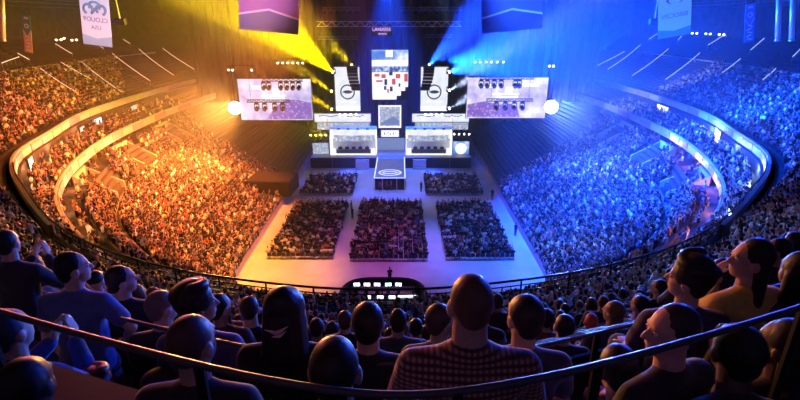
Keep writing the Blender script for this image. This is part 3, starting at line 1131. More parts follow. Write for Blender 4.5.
def swarm(name, places, m):
    which = np.where(rng.random(len(places)) < 0.74, 0, np.where(rng.random(len(places)) < 0.7, 1, 2))
    Vs, Cs, loops, starts, tot, off, lo = [], [], [], [], [], 0, 0
    for ti, (tv, tf, tc) in enumerate(TEMPL):
        pl = places[which == ti]
        n = len(pl)
        if n == 0:
            continue
        pl = pl.copy()
        pl[:, :2] += rng.normal(size=(n, 2)) * .10
        h = pl[:, 3] + rng.normal(size=n) * .3
        c, s_ = np.cos(h), np.sin(h)
        sc = 0.86 + rng.random(n) * .28
        X = (tv[None, :, 0] * c[:, None] - tv[None, :, 1] * s_[:, None]) * sc[:, None] + pl[:, 0, None]
        Y = (tv[None, :, 0] * s_[:, None] + tv[None, :, 1] * c[:, None]) * sc[:, None] + pl[:, 1, None]
        Z = tv[None, :, 2] * sc[:, None] + pl[:, 2, None]
        Vs.append(np.stack([X, Y, Z], 2).reshape(-1, 3))
        cols = np.stack([SK[rng.integers(0, 4, n)], HR[rng.integers(0, 5, n)], SH[rng.integers(0, len(SH), n)], TR[rng.integers(0, 4, n)]], 1)
        Cs.append(cols[:, tc, :].reshape(-1, 3))
        fl_ = np.array([i for f in tf for i in f])
        fn = np.array([len(f) for f in tf])
        loops.append((fl_[None, :] + (np.arange(n) * len(tv))[:, None] + off).ravel())
        tot.append(np.tile(fn, n))
        off += n * len(tv)
    V = np.concatenate(Vs)
    Cc = np.concatenate(Cs)
    lp = np.concatenate(loops)
    tt = np.concatenate(tot)
    me = bpy.data.meshes.new(name)
    me.vertices.add(len(V))
    me.vertices.foreach_set('co', V.astype(np.float32).ravel())
    me.loops.add(len(lp))
    me.loops.foreach_set('vertex_index', lp.astype(np.int32))
    me.polygons.add(len(tt))
    me.polygons.foreach_set('loop_start', np.concatenate([[0], np.cumsum(tt)[:-1]]).astype(np.int32))
    me.polygons.foreach_set('loop_total', tt.astype(np.int32))
    at = me.color_attributes.new('Col', 'FLOAT_COLOR', 'POINT')
    at.data.foreach_set('color', np.concatenate([Cc, np.ones((len(Cc), 1))], 1).astype(np.float32).ravel())
    me.update(calc_edges=True)
    me.polygons.foreach_set('use_smooth', [True] * len(me.polygons))
    me.materials.append(m)
    o = bpy.data.objects.new(name, me)
    COL.objects.link(o)
    return o


cw = swarm('distant_crowd', crowd, mat_vcol('crowd_cloth_and_skin', 0.8))
tag(cw, 'thousands of small seated spectators filling the stands and the floor blocks', 'crowd', kind='stuff')
print('crowd', len(crowd), 'individual far limit', far_limit, 'empty', len(empty_seats), len(seats_lo), 'chairs', len(chairs))

# ------------------------------------------------------------------ floor chairs and stand seats
chair_m = mat('chair_plastic', (0.05, 0.05, 0.06), 0.5)
seat_m = mat('stand_seat_plastic', (0.055, 0.05, 0.06), 0.5)


def chair_mb(x=0, y=0, z=0, h=0.0):
    mb = MB()
    mb.box((0, 0, .45), (.44, .42, .04))
    mb.box((0, -.20, .70), (.44, .03, .36), (-.12, 0, 0))
    for sx in (-.19, .19):
        mb.tube([(sx, .18, 0), (sx, .18, .45)], .012, 5)
        mb.tube([(sx, -.19, 0), (sx, -.19, .45), (sx, -.225, .86)], .012, 5)
    return mb


def seat_mb():
    mb = MB()
    mb.box((0, .02, .43), (.44, .40, .05), (.08, 0, 0))
    mb.box((0, -.20, .66), (.44, .05, .44), (-.15, 0, 0))
    mb.box((0, -.10, .22), (.06, .10, .40))
    return mb


cx_, cy_, cz_ = proj(np.stack([chairs[:, 0], chairs[:, 1], np.full(len(chairs), .7)], 1))
oc = np.argsort(cz_)
base = chair_mb().build('folding_chair', chair_m)
BN = {0: 'black folding chair in the floor block nearest the orange side', 1: 'black folding chair in the central floor block', 2: 'black folding chair in the floor block nearest the blue side', 3: 'black folding chair in the small floor block by the orange-side stage front', 4: 'black folding chair in the small floor block by the blue-side stage front'}
BG = {0: 'chairs of the orange-side floor block', 1: 'chairs of the central floor block', 2: 'chairs of the blue-side floor block', 3: 'chairs of the small orange-side block', 4: 'chairs of the small blue-side block'}
for n_, i in enumerate(oc[:300]):
    o = base if n_ == 0 else base.copy()
    if n_:
        COL.objects.link(o)
    o.location = (chairs[i, 0], chairs[i, 1], 0)
    tag(o, BN[int(chairs[i, 2])], 'chair', BG[int(chairs[i, 2])])


def many(name, tmpl, places, m):
    tv, tf = np.array(tmpl.v), tmpl.f
    mb = MB()
    n = len(places)
    c, s_ = np.cos(places[:, 3]), np.sin(places[:, 3])
    X = tv[None, :, 0] * c[:, None] - tv[None, :, 1] * s_[:, None] + places[:, 0, None]
    Y = tv[None, :, 0] * s_[:, None] + tv[None, :, 1] * c[:, None] + places[:, 1, None]
    Z = tv[None, :, 2] + places[:, 2, None]
    V = np.stack([X, Y, Z], 2).reshape(-1, 3)
    fs = [tuple(i + k * len(tv) for i in f) for k in range(n) for f in tf]
    me = bpy.data.meshes.new(name)
    me.from_pydata(V.tolist(), [], fs)
    me.materials.append(m)
    o = bpy.data.objects.new(name, me)
    COL.objects.link(o)
    return o


rest = np.array([(chairs[i, 0], chairs[i, 1], 0, 0) for i in oc[300:]])
tag(many('distant_folding_chairs', chair_mb(), rest, chair_m), 'rows of black folding chairs under the audience on the floor', 'chairs', kind='stuff')
es = np.concatenate([empty_seats, seats_lo])
ex, ey, ez = proj(es[:, :3])
es = es[(ex > -10) & (ex < 810) & (ey > 0)]
ex, ey, ez = proj(es[:, :3])
oe = np.argsort(ez)
sb = seat_mb().build('stadium_seat', seat_m)
for n_, i in enumerate(oe[:300]):
    o = sb if n_ == 0 else sb.copy()
    if n_:
        COL.objects.link(o)
    o.location = es[i, :3]
    o.rotation_euler = (0, 0, es[i, 3])
    lf = es[i, 0] < 0
    up = es[i, 2] > 9
    lab = ('empty dark seat high in the ' if up else 'empty grey seat low in the ') + ('orange-lit left stand' if lf else 'blue-lit right stand')
    tag(o, lab, 'seat', ('empty seats high in the ' if up else 'empty seats low in the ') + ('left stand' if lf else 'right stand'))
tag(many('distant_stadium_seats', seat_mb(), es[oe[300:]][:, :4], seat_m), 'rows of empty stand seats rising beside the dark curtain', 'seats', kind='stuff')

# ------------------------------------------------------------------ curved benches of the near rows
bench_m = mat('bench_panel', (0.018, 0.014, 0.018), 0.55, spec=0.3)
rail_m = mat('bench_rail', (0.10, 0.09, 0.10), 0.45, 0.3)
ORD = ['first', 'second', 'third', 'fourth', 'fifth', 'sixth', 'seventh', 'eighth', 'ninth', 'tenth', 'eleventh', 'twelfth', 'thirteenth', 'fourteenth']
for k in range(12):
    j = ROWS_U - 1 - k
    t = (j + 1) / ROWS_U - (0.006 if k else 0)
    sm = 6.9
    fine = np.linspace(-sm, sm, 141)
    if k in (1, 2, 3):                                    # an aisle cuts these rows short at one end
        c0 = tier_line(CA, CO, t)
        x0_ = {1: -.72, 2: -1.35, 3: -2.4}[k]
        fine = np.linspace(float(np.interp(x0_, c0[absS < 8, 0], S[absS < 8])), sm, 120)
    c = tier_line(CA, CO, t)
    X, Y = np.interp(fine, S, c[:, 0]), np.interp(fine, S, c[:, 1])
    zj = Z_A + np.interp(fine, S, Z_RISE) * gz(j / (ROWS_U - 1))
    dirx = np.interp(fine, S, CA[:, 0] - CO[:, 0])
    diry = np.interp(fine, S, CA[:, 1] - CO[:, 1])
    ln = np.hypot(dirx, diry)
    dx, dy = dirx / ln, diry / ln
    P = [Vector((X[i], Y[i], zj[i])) for i in range(len(fine))]
    Nn = [Vector((dx[i], dy[i], 0)) for i in range(len(fine))]
    b = thing('seating_bench', 'long dark curved bench, the %s row counted from the viewer' % ORD[k], 'bench', (0, 0, 0), 0, 'curved benches of the near rows')
    up = Vector((0, 0, 1))
    hb = .60 if k == 0 else .84
    mb = MB().sheet([[p + up * .50 for p in P], [p + up * hb for p in P], [p + up * hb + n * .03 for p, n in zip(P, Nn)], [p + up * .50 + n * .03 for p, n in zip(P, Nn)], [p + up * .50 for p in P]])
    part(mb, 'backrest', bench_m, b)
    mb = MB().tube([p + up * 1.045 + n * .015 for p, n in zip(P, Nn)], .012, 8)
    part(mb, 'top_rail', rail_m, b, True)
    mb = MB().sheet([[p + up * .42 + n * .05 for p, n in zip(P, Nn)], [p + up * .46 + n * .05 for p, n in zip(P, Nn)], [p + up * .46 + n * .40 for p, n in zip(P, Nn)], [p + up * .42 + n * .40 for p, n in zip(P, Nn)], [p + up * .42 + n * .05 for p, n in zip(P, Nn)]])
    part(mb, 'seat', bench_m, b)
    for i in range(4, len(P), 12):
        part(MB().tube([P[i] + Nn[i] * .015, P[i] + Nn[i] * .015 + up * 1.04], .018, 6), 'leg', blackm, b)

# guard railing at the front edge of the near rows
gr = thing('guard_railing', 'dark metal railing with four bars along the front edge of the near rows', 'railing')
fine = np.linspace(-9.2, 9.2, 161)
gx, gy = np.interp(fine, S, CA[:, 0]), np.interp(fine, S, CA[:, 1])
for hz in (.18, .48, .80, 1.12):
    part(MB().tube([(x, y + .1, Z_A + hz) for x, y in zip(gx, gy)], .065 if hz > 1 else .035, 6), 'rail', blackm, gr, True)
acc, last = 0, None
for i in range(len(fine)):
    if last is not None:
        acc += math.hypot(gx[i] - gx[last], gy[i] - gy[last])
    last = i
    if acc > 2.6 or i == 0:
        acc = 0
        part(MB().tube([(gx[i], gy[i] + .1, Z_A - .1), (gx[i], gy[i] + .1, Z_A + 1.14)], .05, 6), 'post', blackm, gr)

# ------------------------------------------------------------------ stage
SX = -0.7
stage_m = mat('stage_deck', (0.20, 0.22, 0.28), 0.35, noise=0.15, nscale=1.0)
fasc = mat('stage_fascia', (0.02, 0.022, 0.03), 0.5)
lit_edge = mat('lit_edge', (.8, .85, 1), 0.4, emit=(.55, .70, 1), strength=1.2)
st = thing('stage_platform', 'wide black-fronted stage platform across the far end of the floor', 'stage', (SX, 85, 0))
part(MB().box((0, 6.5, 1.93), (29.6, 13, .14)), 'deck', stage_m, st)
for x0, x1 in ((-14.8, -10.8), (-10.8, -5.0), (-5.0, -2.6), (2.6, 5.0), (5.0, 10.8), (10.8, 14.8)):
    part(MB().box(((x0 + x1) / 2, .06, .93), (x1 - x0 - .06, .10, 1.86)), 'fascia_panel', fasc, st)
part(MB().box((0, 12.9, .93), (29.4, .1, 1.86)), 'rear_panel', fasc, st)
for sx, nm in ((-1, 'orange'), (1, 'blue')):
    s_ = thing('stage_steps', 'pale stage steps on the %s-lit half of the stage front' % nm, 'steps', (SX + sx * 5.2, 84.2, 0))
    mb = MB()
    for k in range(4):
        mb.box((0, -.2 + k * .22, .2 + k * .22), (2.4, .4, .4 + k * .44))
    part(mb, 'flight', mat('pale_steps', (.6, .6, .62), .6), s_)
    part(MB().tube([(-1.2, -.5, 0), (-1.2, -.5, 1.2), (-1.2, .7, 2.6)], .03), 'handrail', steel, s_)
rw = thing('runway', 'raised runway jutting from the stage with a lens emblem and lit edges', 'runway', (SX, 72.7, 0))
part(MB().box((0, 6.1, 1.93), (4.9, 12.2, .14)), 'deck', stage_m, rw)
part(MB().box((0, .07, .93), (4.8, .06, 1.86)), 'front_panel', fasc, rw)
for sx in (-1, 1):
    part(MB().box((2.4 * sx, 6.1, .93), (.06, 12.1, 1.86)), 'side_panel', fasc, rw)
    part(MB().box((2.45 * sx, 6.1, 2.03), (.14, 12.2, .07)), 'edge_light', lit_edge, rw)
part(MB().box((0, 0, 2.03), (4.9, .12, .07)), 'edge_light', lit_edge, rw)
for x in (-2.38, -1.15, 1.15, 2.38):
    part(MB().box((x, -.03, .95), (.09, .08, 1.9)), 'post', whitepaint, rw)
white_em = mat('emblem_white', (.8, .8, .85), .5, emit=(.75, .85, 1), strength=.8)
em = MB()
for k in range(48):
    a0, a1 = 2 * math.pi * k / 48, 2 * math.pi * (k + 1) / 48
    q = []
    for a, r in ((a0, 1), (a1, 1), (a1, .84), (a0, .84)):
        q.append((1.9 * r * math.cos(a), 3.0 + 1.7 * r * math.sin(a), 2.005))
    em.prism(q, (0, 0, .012))
for k in range(24):
    a0, a1 = math.pi * (k / 24), math.pi * ((k + 1) / 24)
    em.prism([(1.3 * math.cos(a0), 3.0 + .75 * math.sin(a0), 2.005), (1.3 * math.cos(a1), 3.0 + .75 * math.sin(a1), 2.005), (1.05 * math.cos(a1), 3.0 + .45 * math.sin(a1), 2.005), (1.05 * math.cos(a0), 3.0 + .45 * math.sin(a0), 2.005)], (0, 0, .012))
    em.prism([(1.3 * math.cos(a0), 3.0 - .75 * math.sin(a0), 2.005), (1.05 * math.cos(a0), 3.0 - .45 * math.sin(a0), 2.005), (1.05 * math.cos(a1), 3.0 - .45 * math.sin(a1), 2.005), (1.3 * math.cos(a1), 3.0 - .75 * math.sin(a1), 2.005)], (0, 0, .012))
part(em, 'emblem', white_em, rw)

# LED surfaces
scr_white = mat_screen('led_white', [(0.0, (.62, .72, .95)), (.45, (.85, .90, 1)), (.65, (1, 1, 1))], .88, 0.8)
scr_grey = mat_screen('led_grey_crowd', [(.25, (.10, .14, .30)), (.5, (.45, .52, .70)), (.7, (.95, .97, 1))], .75, 2.4)
scr_side = mat_screen('led_lavender', [(.25, (.30, .24, .62)), (.47, (.62, .55, .85)), (.62, (.90, .84, .95)), (.8, (1, .97, 1))], .95, 0.45)
scr_purple = mat_screen('led_purple_map', [(.0, (.95, .85, .98)), (.16, (.70, .45, .80)), (.35, (.30, .16, .58)), (.7, (.20, .12, .50))], 0.9, 2.2, 'voronoi')
scr_blue = mat_screen('led_blue_sky', [(.3, (.02, .10, .55)), (.5, (.15, .35, .85)), (.62, (.9, .95, 1))], .9, 0.35)
scr_sky = mat_screen('led_mountain', [(.4, (.03, .06, .25)), (.55, (.35, .5, .85)), (.68, (.95, .97, 1))], .9, 1.4)
scr_pale = mat('led_plain_white', (.1, .1, .1), .4, emit=(.93, .94, 1), strength=1.05)
scr_wall = mat('led_dim_wall', (.1, .1, .1), .4, emit=(.22, .32, .62), strength=.55)
red_em = mat('led_red', (.1, 0, 0), .4, emit=(.65, .10, .10), strength=.9)
dark_em = mat('led_dark_marks', (.01, .012, .03), .4, emit=(.05, .06, .14), strength=.6)


def flat_box(mb, px0, py0, px1, py1, Y, th=0.25, oy=0.0, org=None):
    a, b = at_y(px0, py0, Y), at_y(px1, py1, Y)
    a.x, b.x = min(a.x, b.x), max(a.x, b.x)
    c = (a + b) / 2
    c.y = Y + th / 2 + oy
    c -= Vector(org) if org is not None else Vector()
    mb.box(c, (abs(b.x - a.x), th, abs(a.z - b.z)))
    return mb


def panel_thing(name, label, cat, rect, Y, m, group=None, frame=True, th=.25):
    a, b = at_y(rect[0], rect[1], Y), at_y(rect[2], rect[3], Y)
    org = Vector(((a.x + b.x) / 2, Y, min(a.z, b.z)))
    o = thing(name, label, cat, org, 0, group)
    w, h = abs(b.x - a.x), abs(a.z - b.z)
    part(MB().box((0, .02, h / 2), (w, .04, h)), 'screen', m, o)
    mb = MB().box((0, th / 2 + .05, h / 2), (w + .1, th, h + .1))
    part(mb, 'housing', black, o)
    if frame:
        f = MB()
        for x, z, sx, sz in ((-w / 2, h / 2, .10, h + .2), (w / 2, h / 2, .10, h + .2), (0, 0, w, .10), (0, h, w, .10)):
            f.box((x, 0, z), (sx, .10, sz))
        part(f, 'frame', steel, o)
    return o, w, h


# team booths
booth_w = mat('booth_panel', (.75, .78, .85), .5)
desk_m = mat('desk_top', (.06, .06, .08), .4)
mon_m = mat('monitor_shell', (.015, .015, .02), .4)
for sgn, side in ((-1, 'left'), (1, 'right')):
    cxb = SX + sgn * 7.0
    b = thing('team_booth', 'white glowing team booth on the %s half of the stage, five desks inside' % side, 'booth', (cxb, 86.2, 2.0))
    W, Hh, Dp = 8.3, 4.7, 3.4
    part(MB().box((0, Dp, 3.55), (W, .12, 2.3)), 'upper_screen', scr_white, b)
    part(MB().box((0, Dp - .15, 2.55), (W - .6, .12, 1.15)), 'picture_strip', scr_grey, b)
    part(MB().box((0, Dp, 1.1), (W, .12, 2.2)), 'back_panel', booth_w, b)
    part(MB().box((0, Dp / 2, .04), (W, Dp, .08)), 'base', booth_w, b)
    part(MB().box((0, Dp / 2 + .6, Hh + .06), (W + .3, Dp - 1.2, .12)), 'roof', booth_w, b)
    for sx in (-1, 1):
        part(MB().prism([(sx * W / 2, .2, .08), (sx * W / 2, Dp, .08), (sx * W / 2, Dp, Hh), (sx * W / 2, 1.2, Hh), (sx * W / 2, .2, 3.3)], (sx * .12, 0, 0)), 'side_wall', scr_pale, b)
        part(MB().box((sx * (W / 2 - .5), .15, .75), (.8, .12, 1.3)), 'end_panel', scr_pale, b)
    for k in range(4):
        part(MB().box((-2.6 + k * 1.75, .7, Hh + .18), (.5, .3, .25)), 'roof_lamp', blackm, b)
    part(MB().box((0, .25, .20), (W - 1.6, .10, .32)), 'front_strip', scr_pale, b)
    dk = thing('players_desk', 'long dark players desk inside the %s team booth' % side, 'desk', (cxb, 87.5, 2.08))
    part(MB().box((0, 0, .74), (6.4, .8, .05), None), 'desktop', desk_m, dk)
    part(MB().box((0, -.38, .38), (6.4, .04, .66)), 'front_panel', desk_m, dk)
    for sx in (-3.1, -1.05, 1.05, 3.1):
        part(MB().box((sx, .1, .36), (.06, .5, .70)), 'leg', blackm, dk)
    for k in range(5):
        x = cxb - 2.5 + k * 1.25
        mo = thing('monitor', 'black monitor back, one of five on the desk of the %s team booth' % side, 'monitor', (x, 87.4, 2.845), 0, 'monitors in the %s team booth' % side)
        part(MB().box((0, 0, .36), (.72, .06, .44)), 'shell', mon_m, mo, bevel=.01)
        part(MB().tube([(0, .02, .01), (0, .03, .30)], .03), 'stand', mon_m, mo)
        part(MB().box((0, .02, .01), (.3, .2, .02)), 'foot', mon_m, mo)
        person(x, 88.35, 2.08, math.pi + .0, 'player seated behind the monitors in the %s team booth' % side, 'players in the %s team booth' % side, pose_name='sit', hair=('cap', 'short', 'short', 'buzz', 'short')[k], hi=False, shirtc=(.03, .03, .05))

# header boards above the booths
for (x0, x1, sd) in ((314, 371, 'left'), (412, 469, 'right')):
    o, w, h = panel_thing('header_screen', 'long white header screen with grey wave picture above the %s team booth' % sd, 'screen', (x0, 113.5, x1, 122), 90.5, scr_white)
    mk = MB()
    for k in range(9):
        mk.box((-w * .40 + k * w * .04, -.03, h * .72 + .12 * math.sin(k)), (w * .035, .02, h * .10))
    for k in range(7):
        mk.box((w * .05 + k * w * .05, -.03, h * .70 + .1 * math.cos(k * 2)), (w * .04, .02, h * .09))
    part(mk, 'lettering', dark_em, o)
    o, w, h = panel_thing('ledge_screen', 'dim grey-blue ledge screen right under the %s header screen' % sd, 'screen', (x0 + 3, 122.5, x1 - 1, 129.5), 91.2, scr_grey, frame=False)

# centre column of screens
o, w, h = panel_thing('centre_screen', 'small square centre screen with a white frame and a grey landscape', 'screen', (379, 106, 400.5, 127), 91.0, scr_grey)
f = MB()
for x, z, sx, sz in ((-w / 2, h / 2, .28, h + .3), (w / 2, h / 2, .28, h + .3), (0, 0, w, .28), (0, h, w, .28)):
    f.box((x, -.05, z), (sx, .12, sz))
part(f, 'bright_frame', scr_pale, o)
hill = MB()
hill.prism([(-w * .45, -.04, h * .1), (w * .45, -.04, h * .1), (w * .45, -.04, h * .3), (w * .2, -.04, h * .5), (0, -.04, h * .42), (-w * .25, -.04, h * .28), (-w * .45, -.04, h * .2)], (0, .02, 0))
part(hill, 'hill_picture', scr_wall, o)
o, w, h = panel_thing('score_strip', 'small white strip screen with dark marks under the centre screen', 'screen', (381, 130, 399, 137), 91.0, scr_pale)
mk = MB()
for k, (x, z, a, b) in enumerate(((-.3, .5, .12, .5), (-.1, .62, .25, .12), (.02, .4, .1, .4), (.2, .5, .1, .5), (.3, .6, .2, .1), (-.2, .3, .2, .1))):
    mk.box((x * w, -.03, z * h), (a * w * .5, .02, b * h * .6))
part(mk, 'lettering', dark_em, o)
o, w, h = panel_thing('centre_wall_screen', 'tall dim blue-grey screen between the two team booths', 'screen', (377, 138, 404.5, 157.5), 90.6, scr_wall, frame=False)

# tall hanging screen
o, w, h = panel_thing('hanging_screen', 'tall hanging centre screen with blue sky above a white team photo', 'screen', (371.5, 50, 408, 99.5), 88.0, scr_pale, frame=False)
mk = MB().box((0, -.03, h * .90), (w, .03, h * .19))
part(mk, 'sky_picture', scr_blue, o)
part(MB().box((-.02 * w, -.05, h * .93), (w * .2, .03, h * .14)), 'bright_gap', scr_pale, o)
part(MB().box((0, -.035, h * .62), (w, .03, h * .12)), 'mountain_picture', scr_sky, o)
for x, z, a, b, m in ((-.36, .50, .14, .06, red_em), (-.18, .48, .12, .08, red_em), (.02, .53, .10, .07, dark_em), (.22, .48, .13, .09, red_em), (.44, .45, .10, .16, red_em), (-.30, .38, .18, .04, red_em), (-.12, .36, .08, .12, dark_em), (.10, .37, .10, .12, red_em), (-.14, .24, .07, .08, dark_em), (.03, .22, .08, .10, dark_em), (-.06, .18, .05, .08, red_em), (.26, .30, .05, .07, dark_em)):
    part(MB().box((x * w, -.04, z * h), (a * w, .03, b * h)), 'player_picture', m, o)
# its stepped lower edge: dark blocks hung across the corner
part(MB().prism([(w / 2 + .05, -.12, 0), (w * .18, -.12, 0), (w * .18, -.12, h * .08), (w * .30, -.12, h * .08), (w * .30, -.12, h * .18), (w * .42, -.12, h * .18), (w * .42, -.12, h * .26), (w / 2 + .05, -.12, h * .26)], (0, .05, 0)), 'corner_mask', black, o)

# LED banners with a round emblem, hung either side
for (rect, sd, sg) in (((334, 67, 360.5, 111), 'yellow', -1), ((421, 67, 447, 111), 'blue', 1)):
    o, w, h = panel_thing('banner_screen', 'upright grey-white screen with a round emblem beside the %s beams' % sd, 'screen', rect, 88.5, scr_white, frame=False)
    ring = MB()
    zc = h * .44
    for k in range(32):
        a0, a1 = 2 * math.pi * k / 32, 2 * math.pi * (k + 1) / 32
        ring.prism([(1.35 * math.cos(a0), -.03, zc + 1.35 * math.sin(a0)), (1.35 * math.cos(a1), -.03, zc + 1.35 * math.sin(a1)), (1.1 * math.cos(a1), -.03, zc + 1.1 * math.sin(a1)), (1.1 * math.cos(a0), -.03, zc + 1.1 * math.sin(a0))], (0, .02, 0))
    part(ring, 'emblem_ring', dark_em, o)
    eye = MB()
    eye.prism([(-1.0, -.03, zc), (-.3, -.03, zc + .30), (.4, -.03, zc + .30), (1.0, -.03, zc), (.4, -.03, zc - .28), (-.3, -.03, zc - .28)], (0, .02, 0))
    part(eye, 'emblem_lens', dark_em, o)
    part(MB().box((0, -.03, h * .22), (w * .62, .02, h * .028)), 'caption_bar', scr_pale, o)
    part(MB().box((0, -.03, h * .06), (w * .98, .02, h * .11)), 'bright_foot', scr_pale, o)
    for k in range(4):
        lo = thing('stage_lamp', 'small round lamp hanging below the screen beside the %s beams' % sd, 'lamp', (o.location.x - 1.5 + k * 1.0, 88.2, o.location.z - .75), 0, 'lamps below the screen beside the %s beams' % sd)
        part(MB().lathe((0, 0, .2), [(.12, -.25), (.22, -.2), (.26, .15), (.15, .3)], 'y', 12), 'housing', blackm, lo, True)
        part(MB().lathe((0, -.27, .2), [(.01, -.03), (.2, -.02), (.2, .01)], 'y', 12), 'lens', mat('lens_' + sd, (.5, .5, .5), .3, emit=(1, .62, .2) if sg < 0 else (.8, .9, 1), strength=9), lo)
        part(MB().box((0, 0, .55), (.06, .06, .45)), 'bracket', blackm, lo)

# line-array loudspeakers: a curved stack of dark cabinets each side
for px, sg, sd in ((352, -1, 'yellow'), (429, 1, 'blue')):
    top = at_y(px, 66, 85.0)
    la = thing('line_array', 'dark curved stack of loudspeaker cabinets before the screen beside %s beams' % sd, 'loudspeaker', (top.x, 85.0, top.z - 4.4))
    for k in range(7):
        a = -.05 * k * k * .18
        part(MB().box((-.05 * sg * k * k * .35, -.012 * k * k * 1.2, 4.0 - k * .56), (1.9 - .05 * k, .8, .50), (a, 0, sg * (-.12 + .02 * k))), 'cabinet', black, la, bevel=.03)
    part(MB().box((0, 0, 4.45), (2.0, 1.0, .12)), 'flying_frame', blackm, la)
    part(MB().tube([(0, 0, 4.5), (0, 0, 12)], .04), 'chain', blackm, la)

# small side screens beside the booths
o, w, h = panel_thing('small_screen', 'small grey-white screen left of the left team booth, under the yellow smoke', 'screen', (312.5, 143, 329, 158), 87.5, scr_grey, frame=False)
o, w, h = panel_thing('small_screen', 'small screen with a white disc right of the right team booth', 'screen', (453, 141.5, 468.5, 157), 87.5, scr_blue, frame=False)
part(MB().lathe((0, -.04, h * .55), [(.01, -.02), (h * .36, -.02), (h * .36, .02)], 'y', 24), 'disc_picture', scr_pale, o)
for sd, x0 in (('left', 329.5), ('right', 404.5)):
    p = at_y(x0, 150, 86.5)

# big side screens with lamp bars in front
for rect, sd in (((237, 79, 313, 120), 'orange'), ((468, 77.5, 544.5, 118), 'blue')):
    o, w, h = panel_thing('side_screen', 'huge lavender hanging screen in the %s half of the hall' % sd, 'screen', rect, 76.0, scr_side, frame=False, th=.5)
    pm = MB()
    prof = [(-.15, .02), (.49, .02), (.49, .42), (.30, .50), (.12, .50), (.02, .36), (-.06, .22)]
    if sd == 'blue':
        prof = [(-.49, .03), (.18, .03), (.14, .26), (.05, .36), (-.10, .34), (-.28, .42), (-.49, .34)]
    pm.prism([(x * w, -.03, z * h) for x, z in prof], (0, .03, 0))
    part(pm, 'purple_map_picture', scr_purple, o)
    t_ = MB()
    for x, z, a, b in ((-.02, .60, .34, .05), (.0, .52, .28, .07), (-.22, .80, .18, .10), (.02, .70, .10, .16), (.28, .82, .2, .08)):
        t_.box((x * w, -.05, z * h), (a * w, .02, b * h))
    part(t_, 'bright_caption', scr_pale, o)
    for i_, sx in enumerate((-.45, .45)):
        part(MB().tube([(sx * w, .3, h), (sx * w, .3, h + 9)], .03), 'cable', blackm, o)


def lattice(p0, p1, size, mb, r=.035, n=None):
    """box truss between two points"""
    p0, p1 = Vector(p0), Vector(p1)
    d = p1 - p0
    L = d.length
    B = rot_basis(d)
    n = n or max(2, int(L / size))
    cs = [B @ Vector((x, 0, z)) for x in (-size / 2, size / 2) for z in (-size / 2, size / 2)]
    for c in cs:
        mb.tube([p0 + c, p1 + c], r, 6)
    for k in range(n):
        a, b = p0 + d * (k / n), p0 + d * ((k + 1) / n)
        for i, j in ((0, 1), (2, 3), (0, 2), (1, 3)):
            if k % 2:
                i, j = j, i
            mb.tube([a + cs[i], b + cs[j]], r * .6, 4, False)
    return mb


def lamp_at(px, py, Y, label, group, em=None, s=1.0, aim=(0, -1, -.6)):
    p = at_y(px, py, Y)
    o = thing('moving_head_lamp', label, 'lamp', p, 0, group)
    part(MB().box((0, 0, .75 * s), (.5 * s, .4 * s, .22 * s)), 'base', blackm, o, bevel=.03)
    yk = MB()
    for sx in (-1, 1):
        yk.box((sx * .30 * s, 0, .32 * s), (.07 * s, .16 * s, .70 * s))
    yk.box((0, 0, .64 * s), (.66 * s, .18 * s, .07 * s))
    part(yk, 'yoke', blackm, o)
    R = rot_basis(aim) @ Matrix.Identity(3)
    hd = MB()
    hd.lathe((0, 0, .12 * s), [(.12 * s, -.32 * s), (.22 * s, -.22 * s), (.25 * s, .12 * s), (.27 * s, .34 * s)], 'y', 14, R)
    part(hd, 'head', blackm, o, True)
    ln = MB().lathe((0, 0, .12 * s), [(.22 * s, .33 * s), (.20 * s, .36 * s), (.01, .38 * s)], 'y', 14, R)
    part(ln, 'lens', em or mat('lens_off', (.3, .3, .35), .1), o)
    return o


for rows, sd in (([(82, 262, 303, (264, 269, 281, 287, 293, 299)), (103, 247, 290, (257, 265, 275, 283))], 'orange'), ([(80, 480, 534, (481, 487, 494, 501, 515, 519)), (102, 486, 533, (496, 505, 514, 522))], 'blue')):
    for ri, (py, x0, x1, lamps) in enumerate(rows):
        a, b = at_y(x0, py, 73.5), at_y(x1, py, 73.5)
        tr = thing('lamp_truss', '%s lamp bar hung before the huge %s-side screen' % (('upper', 'lower')[ri], sd), 'truss', (0, 0, 0))
        part(lattice(a + Vector((0, 0, .3)), b + Vector((0, 0, .3)), .35, MB(), .045), 'lattice', blackm, tr)
        for q in (.1, .9):
            c = a.lerp(b, q)
            part(MB().tube([c + Vector((0, 0, .4)), c + Vector((0, 0, 10))], .025), 'cable', blackm, tr)
        for px in lamps:
            lamp_at(px, py + 6.2, 73.5, 'dark lamp hanging from the %s bar before the %s-side screen' % (('upper', 'lower')[ri], sd), 'lamps on the %s bar before the %s-side screen' % (('upper', 'lower')[ri], sd), s=1.15)

# long roof truss with the hall sign
a, b = at_y(317, 24, 80), at_y(461, 24, 80)
tr = thing('roof_truss', 'long thin pale truss spanning above the centre of the stage', 'truss', (0, 0, 0))
part(lattice(a, b, .75, MB(), .05), 'lattice', mat('pale_truss', (.6, .6, .68), .4, .3), tr)
for q in (.02, .35, .65, .98):
    c = a.lerp(b, q)
    part(MB().tube([c, c + Vector((0, 0, 8))], .03), 'cable', blackm, tr)
sg_ = thing('hall_sign', 'small glowing two-line sign under the long roof truss', 'sign', at_y(381.5, 31, 80.5))
sign_em = mat('sign_letters', (.5, .2, .5), .4, emit=(.75, .45, .95), strength=1.3)
R0 = Matrix.Identity(3)
text_part('LANXESS', .72, sign_em, sg_, R0, (0, 0, .22))
text_part('arena', .60, sign_em, sg_, R0, (.15, 0, -.38))
part(MB().box((0, .12, 0), (3.2, .06, 1.5)), 'backing', black, sg_)
part(MB().tube([(-1.2, .12, .7), (-1.2, .12, 2)], .03), 'hanger', blackm, sg_)
